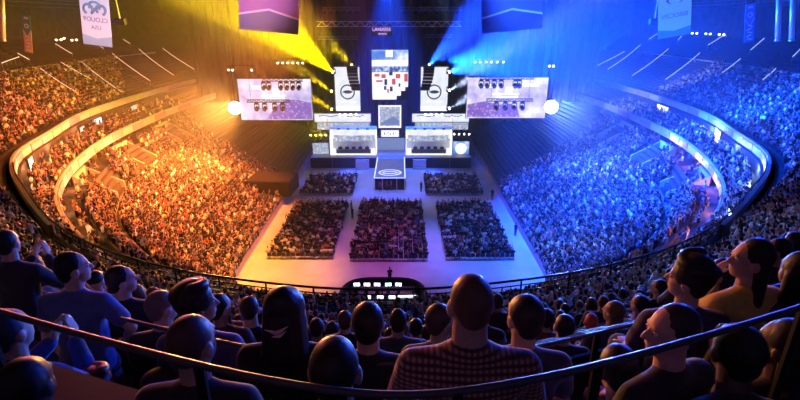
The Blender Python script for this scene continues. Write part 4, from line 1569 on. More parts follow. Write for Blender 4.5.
part(MB().tube([(1.2, .12, .7), (1.2, .12, 2)], .03), 'hanger', blackm, sg_)
# darker rigging higher up: bars with fittings
for (x0, x1, py, Y, nm) in ((322, 360, 9, 84, 'left'), (400, 462, 9, 84, 'right'), (318, 358, 38, 86, 'lower left'), (424, 452, 36, 86, 'lower right')):
    a, b = at_y(x0, py, Y), at_y(x1, py, Y)
    tr = thing('rigging_bar', 'dark %s rigging bar with small fittings high above the stage' % nm, 'truss', (0, 0, 0))
    part(lattice(a, b, .5, MB(), .04), 'lattice', mat('rig_metal', (.22, .22, .26), .45, .5), tr)
    for k in range(6):
        c = a.lerp(b, (k + .5) / 6)
        part(MB().box(c + Vector((0, 0, -.5)), (.45, .4, .5)), 'fitting', blackm, tr)
    for q in (.1, .9):
        c = a.lerp(b, q)
        part(MB().tube([c, c + Vector((0, 0, 9))], .03), 'cable', blackm, tr)
# roof girders over the side stands
for sg, sd in ((-1, 'orange-lit'), (1, 'blue-lit')):
    for k, yy in enumerate((78, 92, 106)):
        g = thing('roof_girder', '%s dark lattice girder under the roof of the %s side' % (('near', 'middle', 'far')[k], sd), 'girder', (0, 0, 0))
        part(lattice((sg * 24, yy, 33.5 - k * .4), (sg * 69.5, yy, 31.5 - k * .4), 1.6, MB(), .10), 'lattice', mat('girder_steel', (.20, .17, .16), .6, .3), g)
    ct = thing('catwalk', 'dark service catwalk under the roof of the %s side' % sd, 'catwalk', (0, 0, 0))
    part(MB().box((sg * 58, 88, 27.6), (1.4, 40, .12)), 'deck', darkcon, ct)
    for hz in (.6, 1.1):
        for q in (-.7, .7):
            part(MB().tube([(sg * 58 + q, 68, 27.6 + hz), (sg * 58 + q, 108, 27.6 + hz)], .03), 'handrail', mat('girder_steel', (.2, .17, .16)), ct)
    for yy in range(70, 109, 6):
        part(MB().tube([(sg * 58, yy, 27.6), (sg * 58, yy, 34)], .04), 'hanger', blackm, ct)

# ------------------------------------------------------------------ hanging banners
cloth_w = mat('banner_white', (.78, .70, .78), .8)
cloth_b = mat('banner_blue', (.30, .48, .68), .8)
cloth_rb = mat('banner_royal_blue', (.06, .22, .60), .8)
print_d = mat('banner_print', (.12, .15, .30), .8)


def hung(name, label, q, Y):
    """an Empty at the foot of a sheet hanging at distance Y; q = left, right, top, bottom [, drift of the top]"""
    x0, x1, y0, y1 = q[:4]
    dx = q[4] if len(q) > 4 else 0
    tm, bm_ = at_y((x0 + x1) / 2 + dx, y0, Y), at_y((x0 + x1) / 2, y1, Y)
    ym = (y0 + y1) / 2
    w = at_y(x1, ym, Y).x - at_y(x0, ym, Y).x
    o = thing(name, label, 'banner', bm_)
    o.rotation_euler = (0, math.atan2(tm.x - bm_.x, tm.z - bm_.z), 0)
    return o, w, (tm - bm_).length


def banner(name, label, quad_px, Y, m_top, m_low, chev=.82, low_from=None):
    """hanging cloth: px left, right, top, bottom; lower end in another colour below a V"""
    o, w, h = hung(name, label, quad_px, Y)
    zc = h * (1 - chev)
    V = zc * .70
    part(MB().prism([(-w / 2, 0, zc), (0, 0, V), (w / 2, 0, zc), (w / 2, 0, h), (-w / 2, 0, h)], (0, .03, 0)), 'cloth', m_top, o)
    part(MB().prism([(-w / 2, 0, 0), (w / 2, 0, 0), (w / 2, 0, zc), (0, 0, V), (-w / 2, 0, zc)], (0, .03, 0)), 'lower_cloth', m_low, o)
    part(MB().tube([(-w / 2 - .1, .015, h), (w / 2 + .1, .015, h)], .06), 'top_bar', blackm, o)
    part(MB().tube([(-w / 2, .015, .02), (w / 2, .015, .02)], .04), 'bottom_bar', blackm, o)
    for sx in (-.45, .45):
        part(MB().tube([(sx * w, .015, h), (sx * w, .015, h + 4)], .02), 'cord', blackm, o)
    return o, w, h


o, w, h = banner('team_banner', 'white hanging banner with a looped grey-blue emblem, dark writing and pale blue foot', (83.5, 112.5, -10, 46, -5), 62, cloth_w, cloth_b, .80)
lg = MB()
zc, r = h * .66, w * .15
cut = mat('emblem_grey_blue', (.22, .32, .48), .8)
for cx0, a0, a1 in ((-.22 * w, -40, 250), (.22 * w, -70, 220)):
    pts = [(cx0 + r * math.cos(math.radians(a)), -.02, zc + r * math.sin(math.radians(a))) for a in np.linspace(a0, a1, 22)]
    lg.tube(pts, w * .045, 6)
pts = [(w * .20 * math.sin(q) * .9, -.02, zc + h * .06 + q * .0 + h * .075 * math.cos(q)) for q in np.linspace(-2.2, 2.2, 24)]
lg.tube(pts, w * .045, 6)
lg.tube([(-.12 * w, -.02, zc - r), (.12 * w, -.02, zc + r * .9)], w * .045, 6)
part(lg, 'emblem', cut, o, True)
text_part('CLOUD9', w * .21, print_d, o, R0, (0, -.015, h * .475), mirror=True)
text_part('USA', w * .19, print_d, o, R0, (0, -.015, h * .335), mirror=True)
o, w, h = banner('team_banner', 'blue-lit hanging banner with a clawed emblem and dark writing, darker pointed foot', (658, 690.5, -10, 37, 1), 62, mat('banner_pale_blue', (.30, .50, .85), .8), cloth_rb, .80)
lg = MB()
for sx in (-1, 1):
    pts = [(sx * w * (.10 + .13 * math.sin(q)), -.02, h * .80 - h * .17 * (q / math.pi - .5)) for q in np.linspace(0, math.pi, 16)]
    lg.tube(pts, [w * .05 * (1 - .85 * abs(i / 7.5 - .9)) if i < 15 else .01 for i in range(16)], 6)
part(lg, 'emblem', print_d, o, True)
text_part('BIBOC2N', w * .19, print_d, o, R0, (0, -.015, h * .47), mirror=True)
for rect, lb, up, lo in (((25, 33, 14, 53, -3.5), 'narrow hanging strip banner, blue above and mauve below, at the left end', cloth_rb, mat('banner_mauve', (.48, .38, .46), .8)), ((744, 753.5, 3, 42, 2), 'narrow hanging strip banner in blue with small white marks, at the right end', mat('banner_mid_blue', (.12, .30, .72), .8), cloth_rb)):
    o, w, h = banner('strip_banner', lb, rect, 64, up, lo, .42 if 'left' in lb else .42)
    mk = MB()
    for k in range(5):
        mk.box((.04 * w * (-1) ** k, -.02, h * (.08 + .085 * k)), (w * .5, .02, h * .030), (0, .3 * (-1) ** k, 0))
    part(mk, 'lettering', cloth_w, o)
    mk = MB()
    mk.box((0, -.02, h * .90), (w * .5, .02, h * .06))
    for k in range(14):
        a0, a1 = 2 * math.pi * k / 14, 2 * math.pi * (k + 1) / 14
        mk.prism([(w * .28 * math.cos(a0), -.02, h * .70 + w * .28 * math.sin(a0)), (w * .28 * math.cos(a1), -.02, h * .70 + w * .28 * math.sin(a1)), (w * .16 * math.cos(a1), -.02, h * .70 + w * .16 * math.sin(a1)), (w * .16 * math.cos(a0), -.02, h * .70 + w * .16 * math.sin(a0))], (0, .01, 0))
    mk.prism([(-w / 2, -.02, h * .58), (0, -.02, h * .40), (w / 2, -.02, h * .58), (w / 2, -.02, h * .61), (0, -.02, h * .43), (-w / 2, -.02, h * .61)], (0, .01, 0))
    part(mk, 'emblem', cloth_w, o)
# two big chevron panels hanging in front of the beams
for rect, lb, up, lo, ln in (((239, 298.5, -12, 32), 'large mauve hanging panel with a pink chevron line, amid the yellow beams', mat('panel_mauve', (.42, .14, .42), .8), mat('panel_slate', (.14, .13, .30), .8), mat('panel_line_pink', (.9, .6, .75), .7)), ((482, 542.5, -12, 31), 'large royal-blue hanging panel with a pale chevron line, amid the blue beams', mat('panel_blue', (.05, .10, .50), .8), mat('panel_navy', (.03, .07, .36), .8), mat('panel_line_blue', (.35, .55, .95), .7))):
    o, w, h = hung('chevron_panel', lb, rect, 58)
    z0, z1 = h * .36, h * .52
    part(MB().prism([(-w / 2, 0, z0), (0, 0, z1), (w / 2, 0, z0), (w / 2, 0, h), (-w / 2, 0, h)], (0, .25, 0)), 'upper_field', up, o)
    part(MB().prism([(-w / 2, 0, 0), (w / 2, 0, 0), (w / 2, 0, z0), (0, 0, z1), (-w / 2, 0, z0)], (0, .25, 0)), 'lower_field', lo, o)
    part(MB().prism([(-w / 2, -.02, z0 - .12), (0, -.02, z1 - .12), (w / 2, -.02, z0 - .12), (w / 2, -.02, z0 + .10), (0, -.02, z1 + .10), (-w / 2, -.02, z0 + .10)], (0, .03, 0)), 'chevron_line', ln, o)
    for sx in (-.45, .45):
        part(MB().tube([(sx * w, .12, h), (sx * w, .12, h + 3)], .03), 'cable', blackm, o)

# upright lit poles and a hanging speaker near the side stands
for px0, px1, lb, c in ((779.5, 777.5, 'lit upright pole by the right edge, the first of two', (.35, .55, 1)), (793.5, 791.5, 'lit upright pole closest to the right edge', (.35, .55, 1)), (1.5, 3, 'pinkish lit upright pole at the left edge', (1, .55, .5))):
    a, b = at_y(px0, -8, 60), at_y(px1, 40, 60)
    o = thing('hanging_pole', lb, 'pole', (b.x, 60, b.z))
    part(MB().tube([(0, 0, 0), (a.x - b.x, 0, a.z - b.z)], .28, 12), 'tube', mat('pole_' + ('pink' if px0 < 100 else 'blue'), (.7, .7, .75), .3, .4), o, True)
    part(MB().lathe((0, 0, -.15), [(.34, 0), (.34, .2), (.28, .25)], 'z', 12), 'collar', steel, o)
for px, lb, cc in ((121, 'small dark loudspeaker hanging on a yellow-lit cable beside the white banner', (.8, .7, .1)), (654, 'small dark loudspeaker hanging on a pale cable beside the blue-lit banner', (.6, .7, 1))):
    p = at_y(px, 24, 63)
    o = thing('hanging_speaker', lb, 'loudspeaker', p)
    part(MB().box((0, 0, .3), (1.2, .8, .7), (.3, 0, 0)), 'cabinet', black, o, bevel=.05)
    part(MB().tube([(0, 0, .6), (-.1, 0, 6)], .09), 'cable', mat('cable_' + str(px), cc, .5), o)  # left cable: the yellow light is put into its colour

# ------------------------------------------------------------------ control desk in front of the near stand
fo = thing('control_barrier', 'dark arched barrier wall enclosing the control desk', 'barrier', (-.65, 37.6, 0))
pts = []
for a in np.linspace(math.pi * 1.02, -.02 * math.pi, 33):
    rx, ry = 4.25, 5.0
    cx0 = math.copysign(abs(math.cos(a)) ** .55, math.cos(a))
    pts.append((rx * cx0, ry * max(math.sin(a), 0) ** .6, 0))
nw = []
for i, p in enumerate(pts):
    q0, q1 = Vector(pts[max(i - 1, 0)]), Vector(pts[min(i + 1, 32)])
    d_ = (q1 - q0).normalized()
    nw.append(Vector((-d_.y, d_.x, 0)) * -.35)
mb = MB().sheet([[Vector(p) for p in pts], [Vector(p) + Vector((0, 0, 1.25)) for p in pts], [Vector(p) + n + Vector((0, 0, 1.25)) for p, n in zip(pts, nw)], [Vector(p) + n for p, n in zip(pts, nw)]])
part(mb, 'wall_panel', mat('barrier_cloth', (.015, .016, .03), .8), fo)
part(MB().tube([Vector(p) + n * .5 + Vector((0, 0, 1.28)) for p, n in zip(pts, nw)], .06), 'top_rail', blackm, fo)
scr_cols = [(.85, .9, 1), (1, .8, .75), (.8, .7, .95), (.6, .95, .9)]
for ri, (yy, xx, nm) in enumerate(((41.2, (-3.3, -2.3, -1.3, -.2, .8), 'rear'), (38.9, (-3.2, -2.1, -.9, .2), 'front'))):
    dk = thing('control_desk', 'long control desk in the %s row inside the arched barrier' % ('far' if ri == 0 else 'near'), 'desk', (-.8, yy, 0))
    part(MB().box((0, 0, .73), (6.4, .9, .05)), 'desktop', mat('desk_grey', (.12, .12, .14), .5), dk)
    for sx in (-3.0, 0, 3.0):
        part(MB().box((sx, 0, .35), (.08, .7, .70)), 'leg', blackm, dk)
    for k, x in enumerate(xx):
        mo = thing('monitor', 'small bright monitor on the %s control desk' % ('far' if ri == 0 else 'near'), 'monitor', (x, yy + .15, .76), rng.normal() * .08, 'monitors on the %s control desk' % ('far' if ri == 0 else 'near'))
        c = scr_cols[k % 4]
        part(MB().box((0, .03, .34), (.66, .05, .42)), 'shell', mon_m, mo)
        part(MB().box((0, 0, .34), (.60, .012, .36)), 'screen', mat('desk_screen_%d' % (k % 4), (.05, .05, .05), .4, emit=c, strength=2.4), mo)
        part(MB().tube([(0, .05, 0), (0, .05, .2)], .03), 'stand', mon_m, mo)
        pp = thing('paper_sheet', 'white paper sheet lying on the %s control desk' % ('far' if ri == 0 else 'near'), 'paper', (x + .45, yy - .22, .757), rng.normal() * .3, 'papers on the %s control desk' % ('far' if ri == 0 else 'near'))
        part(MB().box((0, 0, .003), (.30, .42, .006)), 'sheet', whitepaint, pp)
        person(x, yy - .75, 0, rng.normal() * .2, 'crew member seated at the %s control desk' % ('far' if ri == 0 else 'near'), 'crew at the %s control desk' % ('far' if ri == 0 else 'near'), pose_name='lean', hair='short', hi=False)
mx_ = thing('mixing_console', 'wide white-lit mixing console at the blue end of the near control desk', 'console', (1.75, 38.9, .0))
part(MB().box((0, 0, .82), (2.0, .9, .16), (.18, 0, 0)), 'body', mat('console_grey', (.25, .25, .28), .5), mx_, bevel=.02)
part(MB().box((0, .38, 1.02), (2.0, .1, .34), (.25, 0, 0)), 'meter_bridge', mat('console_lit', (.3, .3, .3), .4, emit=(.85, .9, 1), strength=1.6), mx_)
for k in range(10):
    part(MB().box((-.85 + k * .19, -.15, .915 - .03), (.05, .5, .03), (.18, 0, 0)), 'fader_strip', whitepaint, mx_)
for sx in (-.8, .8):
    part(MB().box((sx, 0, .37), (.1, .6, .74)), 'leg', blackm, mx_)
person(-.1, 43.6, 0, .2, 'person in dark clothes standing alone just behind the arched barrier', pose_name='stand', hi=False, hair='bun', skin=(.8, .6, .5), shirtc=(.02, .02, .02))

# staff on the floor
for px, py, lb, sc_ in ((352.5, 219, 'dark-clothed person standing in the aisle beside the central floor block, nearer one', (.02, .02, .02)), (351.5, 212, 'dark-clothed person in the aisle beside the central floor block, farther one', (.03, .02, .03)), (421, 192, 'dark figure standing in the aisle before the blue-side small floor block', (.02, .02, .03)), (380.5, 191.5, 'person in red standing at the left foot of the runway', (.45, .05, .08)), (387, 191, 'person in dark red beside the runway posts', (.40, .05, .08)), (391, 190.5, 'person in pinkish red under the runway front', (.55, .12, .15)), (515, 236, 'dark steward standing at the boards of the blue-lit stand', (.02, .02, .04)), (492, 200, 'steward standing by the far boards of the blue-lit stand', (.03, .03, .05))):
    p = at_z(px, py, 0)
    person(p.x, p.y, 0, rng.random() * 6, lb, pose_name='stand', hi=False, hair='short', shirtc=sc_)

# entrances in the lower stands
voms = ['orange-walled stair entrance nearest the stage in the left lower stand', 'blue-walled stair entrance nearest the stage in the right lower stand']
for n_, v in enumerate(VOM):
    i = np.argmin(np.abs(S - v))
    c, o_ = Vector((*CC[i], 0)), Vector((*CD[i], 0))
    d_ = (o_ - c).normalized()
    pos = ('middle', 'far', 'near')[n_ // 2]
    sd = 'orange-lit' if v < 0 else 'blue-lit'
    vo = thing('stair_entrance', '%s walled stair entrance cut into the %s lower stand' % (pos, sd), 'entrance', (c.x, c.y, 5.45), math.atan2(-d_.x, d_.y))
    wm = mat('entrance_wall', (.55, .50, .46), .7, noise=.1)
    for sx in (-1, 1):
        part(MB().prism([(sx * 2.1, .6, 0), (sx * 2.1, 4.6, 0), (sx * 2.1, 4.6, 3.3), (sx * 2.1, .6, 1.0)], (sx * .25, 0, 0)), 'side_wall', wm, vo)
    part(MB().box((0, 4.6, 1.7), (4.7, .25, 3.4)), 'back_wall', wm, vo)
    mb = MB()
    for k in range(5):
        mb.box((0, 1.0 + k * .7, .12 + k * .17), (4.2, .7, .24 + .34 * k))
    part(mb, 'stair_flight', concrete, vo)
    part(MB().box((0, 4.45, 1.9), (1.8, .06, 2.2)), 'doorway', black, vo)

# black draped cover over a tunnel beside the far seats of the orange stand
p = at_z(272, 183, 2.6)
tc_ = thing('tunnel_cover', 'black draped block sunk in the far corner of the orange-lit lower stand', 'cover', (p.x, p.y, 1.3))
part(MB().prism([(-3.4, -2.3, 0), (3.2, -2.6, 0), (3.6, 2.2, 0), (-2.8, 2.6, 0)], (0, 0, 2.3)), 'drape', black, tc_, bevel=.1)
part(MB().box((.1, 0, 2.33), (6.2, 4.5, .06), (0, 0, -.03)), 'top_sheet', mat('drape_top', (.03, .02, .02), .9), tc_)

# ------------------------------------------------------------------ glowing aisle lines, ad boards, lit boxes
L_AIS = [(42, 75, 75, 97), (62, 66, 93, 84), (82, 66, 122, 98), (113, 59, 150, 86), (140, 53, 174, 79), (165, 48, 195, 73), (97, 47, 104, 53), (125, 43, 131, 48), (57, 48, 73, 60), (20, 58, 31, 66), (4, 70, 20, 62)]
R_AIS = [(640, 48, 607, 74), (668, 52, 632, 80), (617, 44, 588, 68), (684, 38, 677, 45), (727, 35, 708, 50), (740, 64, 718, 80), (763, 44, 749, 55), (775, 74, 762, 86), (800, 55, 790, 63), (700, 58, 664, 85), (656, 36, 648, 42)]
for lst, nm, ec in ((L_AIS, 'orange-lit', (1, .68, .45)), (R_AIS, 'blue-lit', (.55, .72, 1))):
    em_ = mat('aisle_glow_' + nm, (.6, .6, .6), .5, emit=ec, strength=.7)  # glow stands in for light falling on the stair edges
    for (xa, ya, xb, yb_) in lst:
        s1, t1 = tier_from_px(xa, ya)
        s2, t2 = tier_from_px(xb, yb_)
        s_m = (s1 + s2) / 2
        lo_, hi_ = min(t1, t2), max(t1, t2)
        o = thing('aisle_glow_line', 'thin lit aisle line climbing the %s upper stand' % nm, 'light strip', (0, 0, 0), 0, 'aisle lines of the %s upper stand' % nm)
        pp_ = [tier_pt(s1 + (s2 - s1) * q, t1 + (t2 - t1) * q) + Vector((0, 0, .95)) for q in np.linspace(0, 1, 9)]
        part(MB().tube(pp_, .075, 6), 'strip', em_, o)
        for q in pp_[::2]:
            part(MB().tube([q + Vector((0, 0, -1.3)), q], .03, 5), 'post', steel, o)
# rows of small lamps over the top exits
for lst, nm, ec in (([(57, 46), (62, 45.5), (66, 44.5), (73, 45), (78, 45.5)], 'orange-lit', (1, .62, .3)), ([(693, 33), (699, 33), (705, 34), (713, 33.5), (719, 34), (726, 34.5)], 'blue-lit', (.6, .75, 1))):
    for px, py in lst:
        s_, t_ = tier_from_px(px, py + 1)
        p = tier_pt(s_, min(t_, .97)) + Vector((0, 0, 1.2))
        o = thing('exit_lamp', 'small glowing lamp at the top exits of the %s stand' % nm, 'lamp', p, 0, 'lamps at the top exits of the %s stand' % nm)
        part(MB().lathe((0, 0, 0), [(.05, -.2), (.2, -.1), (.22, .1), (.05, .2)], 'z', 10), 'globe', mat('exit_lamp_' + nm, (.5, .5, .5), .4, emit=ec, strength=6), o, True)
        part(MB().tube([(0, 0, .2), (0, 0, .0 - 1.4)], .04), 'pole', blackm, o)

# boards on the ring parapet and the suite parapet
mauve_bd = mat('ad_board_mauve', (.60, .38, .52), .5)
pale_bd = mat('ad_board_pale', (.75, .70, .68), .5)
for curve, z0, z1, nm in ((CA, 11.25, 12.05, 'ring'), (CE, 8.9, 9.75, 'suite')):
    dcur = np.gradient(curve, axis=0)
    for sg in (-1, 1):
        k = 0
        i = 0
        sel = [q for q in range(NS) if 7.2 < S[q] * sg < 14.5] if nm == 'ring' else [q for q in range(NS) if 6.8 < S[q] * sg < 14.5]
        for a_, b_ in zip(sel[::2], sel[2::2]):
            k += 1
            p0, p1 = Vector((*curve[a_], 0)), Vector((*curve[b_], 0))
            d_ = (p1 - p0).normalized()
            n_ = Vector((-d_.y, d_.x, 0))
            inn = Vector((0, 70, 0)) - (p0 + p1) / 2
            if n_.dot(inn) < 0:
                n_ = -n_
            q0, q1 = p0 + d_ * .15 + n_ * .06, p1 - d_ * .15 + n_ * .06
            col = ('mauve', 'pale')[k % 2] if rng.random() < .8 else 'pale'
            o = MB().prism([(q0.x, q0.y, z0), (q1.x, q1.y, z0), (q1.x, q1.y, z1), (q0.x, q0.y, z1)], n_ * .08).build('ad_board', mauve_bd if col == 'mauve' else pale_bd)
            sd = 'orange-lit' if sg < 0 else 'blue-lit'
            tag(o, '%s board on the %s parapet of the %s stand' % (col, nm, sd), 'board', '%s boards on the %s parapet of the %s stand' % (col, nm, sd))

# lit boxes and doorways along the suites
for px, py, w_, h_, z, lb, ec, stg in ((100, 117, 3.2, 1.3, 11.0, 'bluish-white lit suite screen under the ring of the orange-lit stand', (.75, .85, 1), 1.6), (31, 163, 2.2, 2.2, 10.5, 'bright cream doorway below the ring at the bend of the orange-lit stand', (1, .75, .42), 2.2), (133, 104, 2.6, 1.1, 11.0, 'small pale suite window under the far ring of the orange-lit stand', (1, .7, .5), 1.0), (78, 127, 2.0, 1.0, 10.8, 'small white suite window near the bend of the orange-lit stand', (1, .85, .75), 1.0), (738, 137, 3.0, 2.6, 10.5, 'white and pink doorway below the ring at the bend of the blue-lit stand', (1, .90, .92), 2.2), (679, 106, 4.5, 2.0, 11.2, 'large white glowing suite box beneath the ring of the blue-lit stand', (.85, .92, 1), 1.8), (594, 81, 5.0, 1.8, 11.5, 'small slanted screen with a reddish picture at the far right stand', (.95, .55, .72), 1.2)):
    p = at_z(px, py, z)
    sd = -1 if p.x < 0 else 1
    k = ((CE[:, 0] + (CA - CE)[:, 0] * .84 - p.x) ** 2 + (CE[:, 1] + (CA - CE)[:, 1] * .84 - p.y) ** 2).argmin()
    if px == 594:
        c = Vector((p.x, p.y, p.z))
    else:
        cc = CE[k] + (CA[k] - CE[k]) * .84
        t_ = cc[0] / p.x if abs(p.x) > 1 else 1
        c = Vector((cc[0], cc[1], 10.45))
    tg = CA[min(k + 1, NS - 1)] - CA[k - 1]
    ang = math.atan2(tg[1], tg[0]) + (math.pi if sd > 0 else 0)
    o = thing('lit_box', lb, 'lit window', c, ang + (math.pi if sd < 0 else math.pi))
    part(MB().box((0, 0, 0), (w_, .12, h_ * .8)), 'glowing_panel', mat_screen('box_glow_%d' % px, [(.3, tuple(q * .5 for q in ec)), (.55, ec), (.7, (1, 1, 1))], stg, 1.2), o)
    f = MB()
    for x, zz_, sx, sz in ((-w_ / 2, 0, .12, h_ * .8), (w_ / 2, 0, .12, h_ * .8), (0, h_ * .4, w_ + .2, .12), (0, -h_ * .4, w_ + .2, .12)):
        f.box((x, 0, zz_), (sx, .18, sz))
    part(f, 'frame', blackm, o)

# ------------------------------------------------------------------ light
def spot(name, loc, target, color, watts, angle, blend=.3, radius=.3, haze=True):
    l = bpy.data.lights.new(name, 'SPOT')
    l.energy = watts
    l.color = color
    l.spot_size = math.radians(angle)
    l.spot_blend = blend
    l.shadow_soft_size = radius
    o = bpy.data.objects.new(name, l)
    COL.objects.link(o)
    o.location = loc
    o.rotation_euler = (Vector(target) - Vector(loc)).to_track_quat('-Z', 'Y').to_euler()
    return o


W_OR, W_BL = (1, .40, .08), (.03, .13, 1)
# the two dazzling flood lamps, as real fittings
for px, py, sd, ec, st_ in ((235, 108, 'orange', (1, .62, .28), 50), (551, 107, 'blue', (.75, .85, 1), 50)):
    p = at_y(px, py, 72)
    o = thing('flood_lamp', 'dazzling round flood lamp glaring beside the huge %s-side screen' % sd, 'lamp', p)
    aim = Vector((CX - p.x, -72, CH - p.z)).normalized()
    R = rot_basis(aim)
    part(MB().lathe((0, 0, 0), [(.25, -.7), (.7, -.4), (.95, 0), (1.0, .12)], 'y', 20, R), 'reflector_housing', blackm, o, True)
    part(MB().lathe((0, 0, 0), [(.92, .10), (.9, .16), (.01, .2)], 'y', 20, R), 'lens', mat('flood_lens_' + sd, (.8, .8, .8), .3, emit=ec, strength=st_), o)
    part(MB().tube([(0, .2, .6), (0, .2, 9)], .06), 'hanger', blackm, o)
    pl = bpy.data.lights.new('flood_' + sd, 'SPOT')
    pl.energy = 1.0e5 if sd == 'orange' else 1.1e5
    pl.color = (1, .26, .035) if sd == 'orange' else (.03, .10, 1)
    pl.shadow_soft_size = .8
    pl.spot_size = math.radians(140)
    pl.spot_blend = .6
    po = bpy.data.objects.new('flood_' + sd, pl)
    COL.objects.link(po)
    po.location = p + aim * .5
    po.rotation_euler = (Vector((-46 if sd == 'orange' else 46, 60, 2)) - p).to_track_quat('-Z', 'Y').to_euler()

    spot('flood_glare_' + sd, p + aim * .6, (-14 if sd == 'orange' else 14, 6, 23), (1, .40, .08) if sd == 'orange' else (.12, .25, 1), 3.0e5, 32, 1.0, .6)  # added spot lighting the haze, in place of lens glare

# added spots flooding the crowd from above, no fittings in the roof
spot('crowd_orange', (-10, 62, 30), (-29, 60, 3), (1, .22, .03), 1.5e5, 62, .5, 1.0)
spot('crowd_orange_far', (-8, 78, 28), (-36, 70, 6), (1, .22, .04), 4e4, 60, .6, 1.0)
spot('ring_orange', (-12, 45, 30), (-40, 58, 10), (1, .20, .05), 5.5e4, 60, .6, 1.0)
spot('upper_orange', (-18, 75, 33), (-58, 74, 16), (1, .18, .08), 1.6e4, 60, .8, 1.0)
spot('crowd_blue', (10, 62, 30), (29, 60, 3), (.003, .055, 1), 3.2e5, 62, .5, 1.0)
spot('crowd_blue_near', (8, 45, 31), (27, 47, 2), (.01, .075, 1), 2.0e5, 58, .6, 1.0)
spot('crowd_orange_near', (-8, 45, 31), (-27, 47, 2), (1, .22, .03), 8e4, 58, .6, 1.0)
spot('crowd_blue_far', (8, 78, 28), (36, 70, 6), (.003, .055, 1), 5e4, 60, .6, 1.0)
spot('ring_blue', (12, 45, 30), (40, 58, 10), (.003, .055, 1), 1.7e5, 60, .6, 1.0)
spot('upper_blue', (18, 75, 33), (58, 74, 16), (.003, .055, 1), 6e4, 60, .8, 1.0)
spot('white_on_blue', (6, 70, 30), at_z(648, 185, 3), (.3, .6, 1), 3.2e4, 16, .9, .6)
spot('white_on_suite', (8, 66, 31), at_z(655, 105, 9), (.5, .75, 1), 1.1e5, 16, .9, .6)
spot('white_on_near', (4, 60, 30), at_z(575, 245, 3), (.3, .6, 1), 3.2e4, 16, .9, .6)
spot('upper_white', (20, 70, 33), at_z(690, 72, 16), (.5, .65, 1), 6e4, 16, .9, .6)
# added point fills in the gap below the suites and in the suites
for sg in (-1, 1):
    for s_at in (7.6, 8.6, 9.6, 10.6, 11.6):
        i = int(np.argmin(np.abs(S - s_at * sg)))
        for f_, z_, wt in ((.30, 8.55, 130), (.74, 11.0, 240)):
            a_, b_ = (CD, CE) if z_ < 9 else (CE, CA)
            q = a_[i] + (b_[i] - a_[i]) * (f_ if z_ > 9 else .75)
            pl = bpy.data.lights.new('concourse_fill', 'POINT')
            pl.energy = wt * (1.3 if sg > 0 else .8)
            pl.color = (1, .42, .14) if sg < 0 else ((1, .35, .55) if z_ < 9 else (.35, .6, 1))
            pl.shadow_soft_size = .25
            po = bpy.data.objects.new('concourse_fill', pl)
            COL.objects.link(po)
            po.location = (q[0], q[1], z_)
# floor
spot('floor_orange', (-12, 48, 30), (-14, 45, 0), (1, .33, .03), 8e4, 42, 1.0, 1.0)
spot('floor_magenta', (-3, 50, 31), (-2, 50, 0), (.75, .10, .75), 1.8e4, 44, 1.0, 1.0)
spot('floor_blue', (12, 52, 31), (12, 51, 0), (.04, .14, 1), 7e4, 48, 1.0, 1.0)
spot('floor_white', (0, 66, 31), (0, 74, 0), (.5, .5, 1), 9e3, 50, 1.0, 1.0)
# added spots, in place of light spilling back on the near rows
spot('rim_blue', (34, 46, 29), (1, 3.5, 23), (.02, .07, 1), 7.5e4, 36, .7, .8)
spot('rim_blue', (6, 60, 30), (1, 3, 23.5), (.10, .08, 1), 8e3, 24, .7, .8)
spot('rim_magenta', (-22, 44, 30), (-2.5, 3, 23.3), (1, .13, .34), 2.2e4, 20, .8, .8)
spot('side_amber', (-9, 14, 26), at_t(450, 335, 1.8), (1, .36, .10), 1000, 14, .8, .4)
spot('side_amber_b', (0.5, 8, 26.5), at_t(742, 272, 2.7), (1, .40, .10), 420, 15, .8, .3)

# beams in the haze
def beam(px, py, tx, ty, tY, col, watts, ang, Y=86.0):
    spot('beam', at_y(px, py, Y), at_y(tx, ty, tY), col, watts, ang, .25, .12)


YEL = (1, .66, .0)
beam(353, 66, 285, 8, 60, YEL, 1.6e6, 13)
beam(334, 73, 238, -8, 60, YEL, 2.6e6, 18)
beam(333, 92, 270, 50, 68, YEL, 6e5, 9)
beam(333, 110, 270, 72, 68, YEL, 6e5, 9)
BLU = (.008, .06, 1)
beam(428, 66, 520, -10, 60, BLU, 3.2e6, 22)
beam(448, 73, 560, 30, 60, BLU, 2.6e6, 26)
WHB = (.5, .65, 1)
beam(448, 91, 500, 62, 68, WHB, 6e5, 10)
beam(448, 109, 500, 80, 68, WHB, 6e5, 10)
spot('yellow_wash', at_y(334, 60, 86), at_y(150, 5, 70), YEL, 2e5, 36, .9, .5)  # from here added wash spots, tinting haze and stage beyond the beams
spot('yellow_wash', at_y(300, -5, 70), at_y(160, 50, 80), YEL, 6e4, 50, .9, .5)
spot('blue_wash', at_y(448, 60, 86), at_y(610, 60, 70), (.002, .07, 1), 1.4e6, 56, .9, .5)
spot('centre_blue', (-1, 98, 34), (-1, 88, 2), (.0, .05, 1), 3e5, 56, .8, .5)
spot('stage_blue', (-1, 70, 33), (-1, 80, 1), (.05, .12, 1), 5e4, 40, .8, .5)
# added front fills on the hanging panels and banners
spot('panel_front', (-8, 22, 34), (-16.5, 58, 29.5), (.7, .55, .9), 6e4, 22, .8, .4)
spot('panel_front', (8, 22, 34), (16.5, 58, 29.5), (.12, .28, 1), 1.3e5, 22, .8, .4)
spot('banner_front', (-24, 24, 33), at_y(97, 18, 62), (.8, .75, .95), 6e4, 13, .8, .4)
spot('banner_front', (24, 24, 33), at_y(674, 16, 62), (.15, .38, 1), 6e4, 13, .8, .4)
